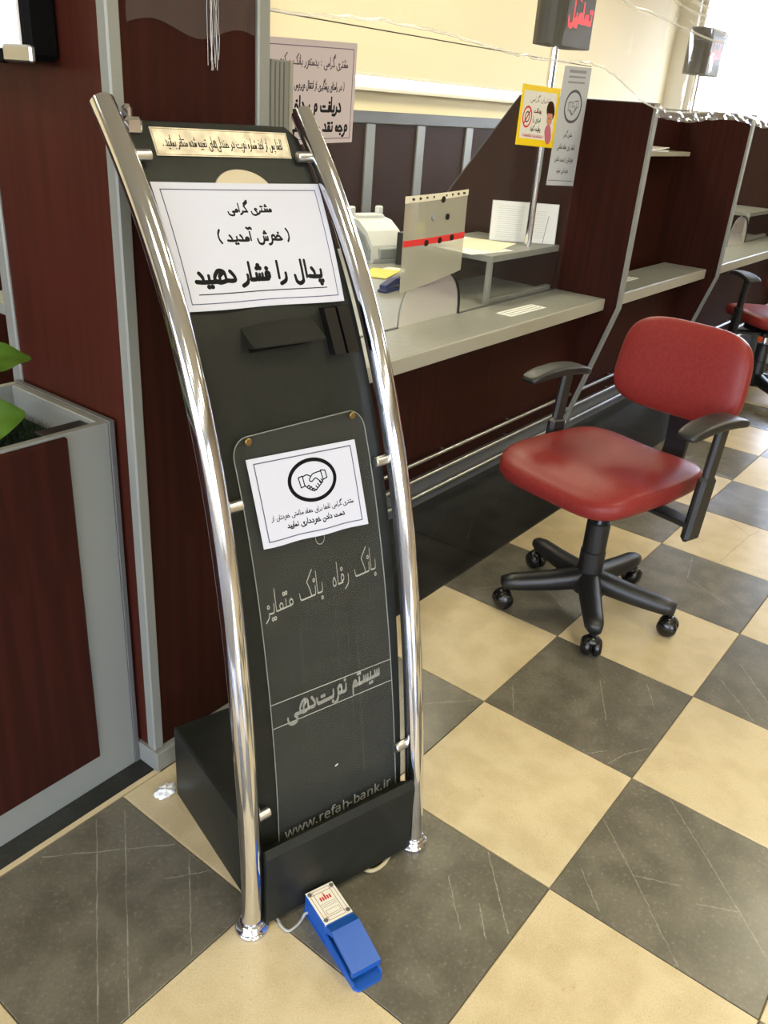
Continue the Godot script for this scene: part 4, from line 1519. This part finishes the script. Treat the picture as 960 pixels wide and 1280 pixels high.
		var pf := func(p: Vector3) -> Vector3:
			var y := p.y
			y += 0.016 * (1.0 - pow(p.z / 0.13, 2.0)) - 0.012
			var x := p.x * (1.0 - 0.12 * p.z / 0.13)
			return Vector3(x + ox, y + 0.663, p.z - 0.055)
		cushion(pad, Vector3(0.036, 0.014, 0.132), 0.5, 0.35, pf, 44, 14)
		obj("armrest", pad, M.black_plastic, o)
	dup(o, Vector3(3.37, 0, -0.33), atan2(0.65, -0.6), "office_chair", "red leather swivel office chair half out of frame at the right edge")
	# waste bin below the far counter
	var bn := thing("waste_bin", "pale grey waste bin with an orange label under the far counter", "bin", Vector3(4.27, 0, -0.5))
	var bs := mb(true)
	lathe(bs, [Vector2(0.0, 0.0), Vector2(0.1, 0.0), Vector2(0.105, 0.01), Vector2(0.13, 0.3), Vector2(0.134, 0.305), Vector2(0.13, 0.31), Vector2(0.12, 0.3), Vector2(0.1, 0.02), Vector2(0.0, 0.02)], 32)
	obj("bucket", bs, M.bin_grey, bn)
	var lb := mb(true)
	for k in 12:
		var a0 := lerpf(1.8, 3.6, k / 12.0)
		var a1 := lerpf(1.8, 3.6, (k + 1) / 12.0)
		quad(lb, Vector3(0.1185 * cos(a1), 0.13, 0.1185 * sin(a1)), Vector3(0.1185 * cos(a0), 0.13, 0.1185 * sin(a0)), Vector3(0.1235 * cos(a0), 0.19, 0.1235 * sin(a0)), Vector3(0.1235 * cos(a1), 0.19, 0.1235 * sin(a1)))
	obj("orange_label", lb, M.orange, bn)


# ------------------------------------------------------------------ what stands and hangs at the counter
func glass_pane(x0: float, x1: float, arch: Vector2, label: String) -> void:
	var z := -0.943
	var y0 := 0.645
	var o := thing("glass_screen", label, "glass", Vector3(x0, y0, z))
	var poly := PackedVector2Array([Vector2(0, 0)])
	var a0 := arch.x - x0
	var a1 := arch.y - x0
	var c := (a0 + a1) / 2.0
	var pts := []
	for k in 25:
		var t := PI * (1.0 - k / 24.0)
		pts.append(Vector2(c + (a1 - a0) / 2.0 * signf(cos(t)) * pow(absf(cos(t)), 0.8), 0.18 * pow(sin(t), 0.8)))
	for p in pts:
		poly.append(p)
	poly.append(Vector2(x1 - x0, 0))
	poly.append(Vector2(x1 - x0, 0.885))
	poly.append(Vector2(0, 0.885))
	var st := mb()
	prism(st, poly, 0.006)
	obj("pane", st, M.clear_glass, o)
	var e := mb()
	var half := pts.slice(12, 25)
	var rim := []
	for p in half:
		rim.append(Vector3(p.x, p.y, 0.003))
	tube(e, rim, 0.0055, 8)
	obj("dark_arch_edge", e, M.glass_edge, o)
	var e2 := mb()
	var rim2 := []
	for p in pts.slice(0, 13):
		rim2.append(Vector3(p.x, p.y, 0.003))
	tube(e2, rim2, 0.0026, 6)
	obj("pale_arch_edge", e2, M.acrylic_edge, o)
	bx("top_edge", Vector3(0, 0.885, 0.0), Vector3(x1 - x0, 0.8875, 0.006), M.glass_edge, o, 0.0)
	bx("bottom_seal", Vector3(0, 0.0, -0.002), Vector3(a0, 0.004, 0.008), M.silver_dark, o, 0.0)
	bx("bottom_seal", Vector3(a1, 0.0, -0.002), Vector3(x1 - x0, 0.004, 0.008), M.silver_dark, o, 0.0)
	# worn clear film over the money arch
	var fl := mb()
	var fp := PackedVector2Array()
	for p in pts:
		fp.append(Vector2(c + (p.x - c) * 0.97, p.y * 0.97 + 0.002))
	prism(fl, fp, 0.001, Transform3D(Basis(), Vector3(0, 0, 0.001)))
	obj("arch_film", fl, M.worn_film, o)


func make_counter_things() -> void:
	var ink := Color(0.1, 0.1, 0.12)
	glass_pane(-0.06, 1.966, Vector2(0.785, 1.165), "clear glass screen with a money arch, nearest the kiosk")
	glass_pane(3.304, 5.344, Vector2(4.36, 4.74), "clear glass screen beyond the second divider, at the right edge")
	# punched plastic sleeve with red tape
	var sl := thing("plastic_sleeve", "punched translucent plastic sleeve with red tape hung on the counter glass", "plastic sleeve", Vector3(0.955, 0.775, -0.9352))
	var sm := mb()
	paper(sm, [Vector3(-0.185, 0.302, 0.0), Vector3(0.185, 0.314, 0.0), Vector3(0.19, 0.035, 0.0), Vector3(-0.18, -0.01, 0.0)], 0.0012, 0.008)
	obj("sleeve", sm, M.sleeve, sl)
	var hs := mb()
	paper(hs, [Vector3(-0.187, 0.303, 0.001), Vector3(0.187, 0.315, 0.001), Vector3(0.187, 0.295, 0.001), Vector3(-0.187, 0.281, 0.001)], 0.001, 0.008)
	obj("hole_strip", hs, M.paper_cream, sl)
	for k in 9:
		var x := -0.15 + 0.0375 * k
		if k == 4:
			continue
		var h := mb()
		rod(h, Vector3(x, 0.299 + x * 0.035, 0.004), Vector3(x, 0.299 + x * 0.035, 0.0105), 0.0038, 10)
		obj("punch_hole", h, M.glass_edge, sl)
	var rt := mb()
	paper(rt, [Vector3(-0.182, 0.163, 0.0015), Vector3(0.188, 0.171, 0.0015), Vector3(0.188, 0.149, 0.0015), Vector3(-0.182, 0.143, 0.0015)], 0.001, 0.008)
	obj("red_tape", rt, M.red_tape, sl)
	for p in [Vector2(0.02, 0.288), Vector2(-0.03, 0.232), Vector2(0.055, 0.23), Vector2(-0.06, 0.15), Vector2(0.02, 0.153), Vector2(0.095, 0.158)]:
		var h := mb()
		rod(h, Vector3(p.x, p.y, 0.003), Vector3(p.x, p.y, 0.0115), 0.0105, 16)
		obj("speech_hole", h, M.glass_edge if p != Vector2(-0.03, 0.232) else M.machine_grey, sl)

	# cash notice
	var c1 := sheet_img(900, 640, Color(0.77, 0.725, 0.74))
	outline(c1, Vector2(26, 40), Vector2(874, 610), 2.6, Color(0.4, 0.34, 0.42))
	fa(c1, "مشتری گرامی : بدستور بانک مرکزی", 548, 150, 66, 7.5, Color(0.3, 0.26, 0.3), 560, 0.02)
	fa(c1, "( در راستای پیشگیری از انتقال ویروس )", 590, 292, 56, 6.5, Color(0.16, 0.14, 0.16), 430, 0.02)
	fa(c1, "دریافت و پرداخت", 560, 430, 108, 18, ink, 450, 0.02)
	fa(c1, "وجه نقد ممنوع می-باشد", 545, 556, 98, 17, ink, 610, 0.02)
	var cs := mb()
	paper(cs, [Vector3(-0.2, 0.235, 0), Vector3(0.245, 0.252, 0), Vector3(0.24, 0.0, 0), Vector3(-0.2, -0.016, 0)], 0.0006)
	var cn := thing("cash_notice", "pinkish white Persian notice on the counter glass above the kiosk's right tube", "paper sign", Vector3(0.245, 1.237, -0.9352))
	obj("sheet", cs, printed("cash_print", c1), cn)
	# yellow sign
	var yi := sheet_img(480, 360, Color(0.93, 0.8, 0.15))
	for y in range(34, 318):
		for x in range(30, 446):
			yi.set_pixel(x, y, Color(0.87, 0.86, 0.83))
	fa(yi, "مشتریان گرامی", 250, 92, 34, 5, Color(0.55, 0.5, 0.48), 280)
	ring(yi, Vector2(100, 190), Vector2(52, 60), 5.5, Color(0.8, 0.12, 0.12))
	dot_line(yi, Vector2(66, 232), Vector2(134, 148), 5.5, Color(0.8, 0.12, 0.12))
	ring(yi, Vector2(100, 190), Vector2(26, 30), 4, Color(0.25, 0.25, 0.25))
	fa(yi, "بهداشت", 222, 160, 36, 6, Color(0.3, 0.12, 0.1), 100)
	fa(yi, "فردی را", 222, 212, 36, 6, Color(0.12, 0.3, 0.15), 100)
	fa(yi, "رعایت کنید", 222, 266, 36, 6, Color(0.1, 0.1, 0.12), 130)
	dot_line(yi, Vector2(380, 130), Vector2(392, 150), 48, Color(0.22, 0.13, 0.09))
	dot_line(yi, Vector2(384, 178), Vector2(384, 192), 36, Color(0.78, 0.56, 0.45))
	dot_line(yi, Vector2(352, 140), Vector2(418, 140), 14, Color(0.22, 0.13, 0.09))
	dot_line(yi, Vector2(380, 262), Vector2(396, 300), 40, Color(0.75, 0.42, 0.5))
	dot_line(yi, Vector2(372, 186), Vector2(374, 186), 4, Color(0.15, 0.1, 0.08))
	dot_line(yi, Vector2(398, 186), Vector2(400, 186), 4, Color(0.15, 0.1, 0.08))
	dot_line(yi, Vector2(70, 300), Vector2(330, 300), 9, Color(0.82, 0.72, 0.72))
	fa(yi, "سلامت باشید", 200, 304, 20, 3, Color(0.7, 0.2, 0.2), 220)
	var ys := mb()
	paper(ys, [Vector3(-0.147, 0.203, 0), Vector3(0.147, 0.2, 0), Vector3(0.15, -0.012, 0), Vector3(-0.15, 0.0, 0)], 0.0014)
	var yo := thing("health_sign", "yellow-framed sign with a child's face and red ring on the glass", "sign", Vector3(1.58, 1.239, -0.9352))
	obj("board", ys, printed("yellow_print", yi, 0.35), yo)
	# long handshake poster
	var pi := sheet_img(420, 760, Color(0.72, 0.73, 0.75))
	handshake(pi, Vector2(220, 250), 115, 5, Color(0.33, 0.32, 0.36))
	fa(pi, "مشتری گرامی", 210, 440, 34, 4, ink, 130)
	fa(pi, "لطفا برای حفظ سلامتی", 210, 520, 38, 4.5, ink, 270)
	fa(pi, "خودتان از دست دادن", 210, 600, 40, 5, ink, 280)
	fa(pi, "خودداری نمایید", 210, 672, 34, 4, ink, 180)
	dot_line(pi, Vector2(20, 728), Vector2(400, 728), 2, Color(0.35, 0.35, 0.4))
	for k in 3:
		dot_line(pi, Vector2(90, 30 + 34 * k), Vector2(340, 30 + 34 * k), 9 if k == 0 else 6, Color(0.55, 0.54, 0.56))
	var ph := mb()
	paper(ph, [Vector3(-0.11, 0.44, 0), Vector3(0.122, 0.446, 0), Vector3(0.118, 0.0, 0), Vector3(-0.126, 0.01, 0)], 0.0006)
	var po := thing("handshake_poster", "long pale poster with an oval handshake emblem beside the yellow sign", "paper sign", Vector3(1.845, 1.08, -0.9352))
	obj("sheet", ph, printed("poster_print", pi), po)
	# grey printed stickers on the shelves
	var si := sheet_img(256, 64, Color(0.9, 0.9, 0.9))
	for k in 3:
		for j in 13:
			dot_line(si, Vector2(14 + 18 * j, 14 + 18 * k), Vector2(24 + 18 * j + (k * 3 + j * 5) % 5, 14 + 18 * k), 3.2, Color(0.55, 0.56, 0.56))
	printed("sticker_print", si)
	for q in [[Vector3(1.43, 0.6452, -0.81), 0.27, "white printed sticker on the long counter shelf"], [Vector3(2.5, 0.6452, -0.85), 0.22, "white printed sticker on the short counter shelf"]]:
		var w: float = q[1]
		var ss := mb()
		paper(ss, [Vector3(-w / 2, 0.0006, -0.04), Vector3(w / 2, 0.0006, -0.035), Vector3(w / 2, 0.0006, 0.035), Vector3(-w / 2, 0.0006, 0.03)], 0.0006)
		var so := thing("shelf_sticker", q[2], "sticker", q[0], 0.0, "stickers on the counter shelves")
		obj("sticker", ss, M.sticker_print, so)

	# raised shelf with papers
	for q in [[1.4, 1.964, "small raised grey shelf carrying papers beside the first divider"], [4.78, 5.344, "small raised grey shelf beside the farthest divider"]]:
		var x0: float = q[0]
		var l: float = q[1] - x0
		var o := thing("raised_shelf", q[2], "shelf", Vector3(x0, 0.643, -1.38))
		bx("board", Vector3(0, 0.165, 0), Vector3(l, 0.19, 0.425), M.silver, o)
		bx("side_board", Vector3(l - 0.02, 0.0, 0), Vector3(l, 0.165, 0.42), M.mahogany, o)
		bx("back_board", Vector3(0.02, 0.0, 0), Vector3(l - 0.02, 0.165, 0.015), M.mahogany, o)
		bx("post", Vector3(0.0, 0.0, 0.4), Vector3(0.02, 0.165, 0.42), M.silver, o)
		bx("post", Vector3(0.0, 0.0, 0), Vector3(0.02, 0.165, 0.02), M.silver, o)
		bx("floor_rail", Vector3(0.02, 0.0, 0.395), Vector3(l - 0.02, 0.02, 0.42), M.silver, o)
		bx("filler", Vector3(0.02, 0.0, 0.04), Vector3(l - 0.02, 0.165, 0.06), M.mahogany, o)
	# loose papers, each by itself
	var loose := [[1.62, -1.14, 0.3, 0.21, 0.25, "cream sheet lying topmost on the raised shelf", 0.0012], [1.49, -1.09, 0.26, 0.18, -0.15, "white sheet jutting over the raised shelf's left front corner", 0.0], [1.6, -1.28, 0.3, 0.1, 0.1, "white sheet at the back of the raised shelf", 0.0]]
	for q in loose:
		var pp := mb()
		var hw: float = q[2] / 2
		var hd: float = q[3] / 2
		paper(pp, [Vector3(-hw, 0.0009, -hd), Vector3(hw, 0.0009, -hd), Vector3(hw, 0.0009, hd), Vector3(-hw, 0.0009, hd)], 0.0009)
		var lo := obj("paper_sheet", pp, M.paper_cream if q[6] > 0 else M.paper)
		lo.position = Vector3(q[0], 0.8332 + q[6], q[1])
		lo.rotation.y = q[4]
		tag(lo, q[5], "paper", "papers on the raised shelf")
	# leaning board of forms
	var A := Vector3(1.765, 0.834, -1.2)
	var B := Vector3(1.94, 0.834, -0.968)
	var dn := (B - A).normalized()
	var fi := sheet_img(400, 300, Color(0.86, 0.87, 0.86))
	for k in 15:
		dot_line(fi, Vector2(40, 40 + 16 * k), Vector2(190, 40 + 16 * k), 1.1, Color(0.65, 0.66, 0.68))
		dot_line(fi, Vector2(250, 60 + 14 * k), Vector2(330, 60 + 14 * k), 1.1, Color(0.68, 0.68, 0.7))
	dot_line(fi, Vector2(345, 90), Vector2(325, 290), 2, Color(0.5, 0.52, 0.55))
	outline(fi, Vector2(2, 2), Vector2(398, 298), 1.5, Color(0.6, 0.62, 0.62))
	var bs := mb()
	var up := Vector3(0, 0.166, 0)
	var lean := Vector3(0.012, 0, -0.01)
	paper(bs, [up + lean, (B - A) + up + lean, B - A, Vector3.ZERO], 0.004)
	var bo := thing("form_board", "white board with printed forms leaning on the divider above the raised shelf", "board", A)
	obj("board", bs, printed("form_print", fi), bo)
	# queue displays on posts
	var li := Image.create(512, 200, false, Image.FORMAT_RGB8)
	li.fill(Color(0, 0, 0))
	fa(li, "تعطیل", 256, 140, 120, 27, Color(1.0, 0.03, 0.14), 450)
	dot_line(li, Vector2(220, 26), Vector2(240, 26), 9, Color(1.0, 0.05, 0.12))
	var lm := mat("display_screen", Color(0.02, 0.015, 0.015), 0.3)
	lm.emission_enabled = true
	lm.emission = Color(0, 0, 0)
	lm.emission_texture = tex(li)
	lm.emission_energy_multiplier = 2.2
	for q in [[1.83, 0.833, "black counter display with red letters on a pole beside the yellow sign"], [3.44, 0.645, "black counter display with red letters in front of the bright window"]]:
		var x: float = q[0]
		var by: float = q[1]
		var o := thing("counter_display", q[2], "display", Vector3(x, by, -1.02), 0.0, "counter displays on poles")
		var r := mb()
		rod(r, Vector3(-0.04, 0.0, 0), Vector3(-0.04, 1.6 - by, 0), 0.016, 18)
		obj("pole", r, M.chrome, o)
		var cp := PackedVector2Array()
		for k in 9:
			var t := PI * (0.5 + k / 8.0)
			cp.append(Vector2(-0.1 + 0.06 * cos(t), 0.06 * sin(t)))
		cp.append(Vector2(0.135, -0.06))
		cp.append(Vector2(0.15, -0.04))
		cp.append(Vector2(0.15, 0.04))
		cp.append(Vector2(0.135, 0.06))
		var cm := mb()
		prism(cm, cp, 0.21, Transform3D(Basis(Vector3(1, 0, 0), Vector3(0, 0, -1), Vector3(0, 1, 0)), Vector3(0, 1.588 - by, 0)))
		obj("case", cm, M.black_plastic, o)
		var sc := mb()
		paper(sc, [Vector3(-0.095, 1.765 - by, 0.0615), Vector3(0.13, 1.765 - by, 0.0615), Vector3(0.13, 1.64 - by, 0.0615), Vector3(-0.095, 1.64 - by, 0.0615)], 0.001)
		obj("display_screen", sc, lm, o)
	# banknote machine
	var mc := thing("banknote_machine", "white and grey banknote counting machine on the teller desk", "banknote machine", Vector3(1.84, 0.643, -1.9), -0.25)
	var prof := PackedVector2Array([Vector2(-0.13, 0), Vector2(0.13, 0), Vector2(0.14, 0.02), Vector2(0.12, 0.08), Vector2(0.07, 0.14), Vector2(0.0, 0.18), Vector2(-0.08, 0.19), Vector2(-0.13, 0.17)])
	var sidet := Basis(Vector3(0, 0, 1), Vector3(0, 1, 0), Vector3(-1, 0, 0))
	var b0 := mb()
	prism(b0, prof, 0.2, Transform3D(sidet, Vector3(0.1, 0, 0)))
	obj("body", b0, M.machine_white, mc)
	for s in [-1.0, 1.0]:
		var sp := mb()
		prism(sp, PackedVector2Array([Vector2(-0.12, 0.01), Vector2(0.11, 0.01), Vector2(0.11, 0.06), Vector2(0.06, 0.12), Vector2(-0.02, 0.155), Vector2(-0.12, 0.15)]), 0.012, Transform3D(sidet, Vector3(0.112 if s > 0 else -0.1, 0, 0)))
		obj("side_cover", sp, M.machine_grey, mc)
	for x in [-0.085, 0.085]:
		bx("guide_post", Vector3(x - 0.018, 0.17, -0.1), Vector3(x + 0.018, 0.235, -0.07), M.machine_white, mc, 0.006)
	bx("hopper", Vector3(-0.08, 0.165, -0.11), Vector3(0.08, 0.2, -0.03), M.machine_white, mc, 0.004)
	bx("stacker", Vector3(-0.07, 0.02, 0.1), Vector3(0.07, 0.07, 0.15), M.machine_grey, mc, 0.004)
	# yellow slips, pens, stapler, black puck
	var yp := mb()
	paper(yp, [Vector3(-0.11, 0.004, -0.06), Vector3(0.1, 0.004, -0.08), Vector3(0.12, 0.004, 0.05), Vector3(-0.1, 0.004, 0.06)], 0.004)
	var yo2 := obj("yellow_slips", yp, M.yellow_paper)
	yo2.position = Vector3(1.53, 0.6447, -1.6)
	yo2.rotation.y = 0.3
	tag(yo2, "pad of yellow slips on the teller desk behind the glass", "paper pad")
	var wp := mb()
	paper(wp, [Vector3(-0.15, 0.0012, -0.05), Vector3(0.12, 0.0012, -0.06), Vector3(0.14, 0.0012, 0.05), Vector3(-0.13, 0.0012, 0.06)], 0.0012)
	var wo := obj("white_slip", wp, M.paper)
	wo.position = Vector3(1.6, 0.6432, -1.62)
	wo.rotation.y = 0.15
	tag(wo, "white slip of paper lying under the yellow slips", "paper")
	var sp2 := thing("stapler", "dark blue stapler on the teller desk behind the glass", "stapler", Vector3(1.3, 0.643, -1.36), 0.15)
	bx("base", Vector3(-0.09, 0.0, -0.022), Vector3(0.09, 0.012, 0.022), M.blue_dark, sp2, 0.003)
	var ar := mb()
	prism(ar, PackedVector2Array([Vector2(-0.085, 0.014), Vector2(0.085, 0.026), Vector2(0.085, 0.045), Vector2(0.0, 0.048), Vector2(-0.085, 0.03)]), 0.03, Transform3D(Basis(), Vector3(0, 0, -0.015)))
	obj("arm", ar, M.blue_dark, sp2)
	var hg := mb()
	rod(hg, Vector3(0.07, 0.008, 0), Vector3(0.07, 0.03, 0), 0.008, 10)
	obj("hinge", hg, M.black_plastic, sp2)
	var pk := mb(true)
	lathe(pk, [Vector2(0, 0), Vector2(0.03, 0), Vector2(0.032, 0.004), Vector2(0.03, 0.02), Vector2(0.02, 0.026), Vector2(0, 0.027)], 24)
	var pko := obj("ink_pad", pk, M.black_plastic)
	pko.position = Vector3(1.17, 0.643, -1.42)
	tag(pko, "small round black ink pad beside the kiosk's right tube, on the desk", "ink pad")
	var cup := thing("pen_cup", "black pen cup with a yellow pencil behind the plastic sleeve", "pen cup", Vector3(1.86, 0.643, -1.68))
	bx("box", Vector3(-0.06, 0.0, -0.05), Vector3(0.06, 0.15, 0.05), M.black_plastic, cup, 0.003)
	bx("yellow_note", Vector3(-0.055, 0.1, 0.05), Vector3(0.03, 0.2, 0.054), M.yellow_paper, cup, 0.0)
	var pn := mb()
	rod(pn, Vector3(-0.03, 0.14, 0), Vector3(-0.045, 0.26, 0.0), 0.005, 8)
	obj("pencil", pn, M.orange, cup)
	# little shelf in the narrow bay with papers
	var ls := thing("wall_shelf", "small grey shelf on the back panel of the narrow counter bay", "shelf", Vector3(2.55, 1.2, -0.999))
	bx("board", Vector3(0, 0, 0), Vector3(0.62, 0.02, 0.11), M.worktop_edge, ls)
	for k in 3:
		var ps := mb()
		paper(ps, [Vector3(-0.12, 0.003, -0.035), Vector3(0.12, 0.012 if k == 2 else 0.003, -0.045), Vector3(0.13, 0.012 if k == 2 else 0.003, 0.04), Vector3(-0.12, 0.003, 0.045)], 0.003)
		var pso := obj("shelf_paper", ps, M.paper)
		pso.position = Vector3(2.76 + 0.02 * k, 1.2202 + 0.0034 * k, -0.94)
		pso.rotation.y = 0.06 * k
		tag(pso, ["lowest white paper of the small stack on the wall shelf", "middle white paper of the small stack on the wall shelf", "topmost white paper of the small stack on the wall shelf, one edge curled up"][k], "paper", "papers on the wall shelf")


# ------------------------------------------------------------------ clear plastic film hung along the counter top
func make_film() -> void:
	var o := thing("plastic_film", "wrinkled clear plastic sheet hanging above the counter dividers", "plastic sheet", Vector3(0, 1.4, -0.63))
	var n := FastNoiseLite.new()
	n.seed = 5
	n.frequency = 1.2
	var f := func(u: float, v: float) -> Vector3:
		var x := -0.36 + 5.7 * u
		var y := 1.42 * v + 0.105 * (1.0 - smoothstep(1.25, 1.95, x)) * (1.0 - v)
		var z := 0.015 * n.get_noise_2d(x * 0.8, y * 2.0) + 0.006 * n.get_noise_2d(x * 3.0 + 40.0, y * 1.2) * 1.6
		var sw := clampf((x - 1.2) / 2.0, 0.0, 1.0)
		# swags on the right: folds that run along the sheet
		var s := y - 0.06 * (x - 2.0) + 0.1
		z += sw * 0.012 * sin(s * 26.0 + 2.0 * n.get_noise_2d(x * 0.5, 3.0)) * smoothstep(0.2, 0.5, y)
		return Vector3(x, y + 0.012 * sin(x * 5.0) * (1.0 - v), z)
	var st := mb()
	st.set_smooth_group(1)
	grid(st, 190, 60, f, true)
	obj("film", st, M.plastic_film, o)
	# crumpled lower hem and gathered folds: several layers of the sheet
	var hem := mb()
	var pts := []
	for k in 150:
		var p: Vector3 = f.call(k / 149.0, 0.0)
		pts.append(p + Vector3(0, 0.006 * n.get_noise_1d(k * 9.0) + 0.003, 0.003 * n.get_noise_1d(k * 14.0 + 70.0)))
	tube(hem, pts, 0.0035, 8, 0.6)
	obj("hem", hem, M.film_fold, o)
	for q in [[Vector2(1.05, 1.83), Vector2(1.474, 1.705), Vector2(1.72, 1.694), Vector2(2.088, 1.677), Vector2(2.491, 1.668), Vector2(3.198, 1.698), Vector2(4.2, 1.8)],
			[Vector2(1.3, 1.9), Vector2(1.907, 1.755), Vector2(2.404, 1.744), Vector2(3.139, 1.76), Vector2(4.2, 1.86)],
			[Vector2(1.3, 1.94), Vector2(1.95, 1.79), Vector2(2.45, 1.772), Vector2(3.2, 1.79), Vector2(4.2, 1.9)],
			[Vector2(2.2, 1.72), Vector2(2.6, 1.7), Vector2(3.2, 1.73), Vector2(4.2, 1.83)]]:
		var c := []
		for p in q:
			c.append(Vector3(p.x, p.y - 1.4, 0.012))
		var fm := mb()
		tube(fm, curve_pts(c, 14), 0.0045, 8, 0.6)
		obj("fold", fm, M.film_fold, o)
	var ff := func(u: float, v: float) -> Vector3:
		var x := 1.93 + 3.35 * u
		var y := 0.012 - 0.042 * v
		return Vector3(x, y + 0.012 * sin(x * 5.0) + 0.006 * n.get_noise_2d(x * 8.0, 2.0), 0.006 + 0.012 * v + 0.016 * n.get_noise_2d(x * 5.0, v * 1.5))
	var fl := mb()
	fl.set_smooth_group(1)
	grid(fl, 200, 6, ff, true)
	obj("lower_flap", fl, M.film_flap, o)
	# the same sheet taped over the upper front of the end cabinet
	var cf := func(u: float, v: float) -> Vector3:
		var x := lerpf(-0.67, -0.41, u)
		var y := 0.03 + 0.75 * v
		return Vector3(x, y + 0.01 * sin(u * 9.0) * (1.0 - v), 0.222 + 0.004 * n.get_noise_2d(x * 12.0, y * 4.0))
	var cm := mb()
	cm.set_smooth_group(1)
	grid(cm, 30, 40, cf, true)
	obj("film", cm, M.plastic_film, o)
	var sk := mb()
	for k in 9:
		var x := -0.5 + 0.012 * n.get_noise_1d(k * 31.0) * 3.0
		var y0 := -0.02 + 0.03 * n.get_noise_1d(k * 17.0 + 5.0)
		var c2 := []
		for j in 8:
			c2.append(Vector3(x + 0.004 * n.get_noise_1d(j * 20.0 + k * 50.0), y0 + 0.016 * j, 0.2205))
		tube(sk, c2, 0.0005, 5)
	obj("crease", sk, M.film_fold, o)
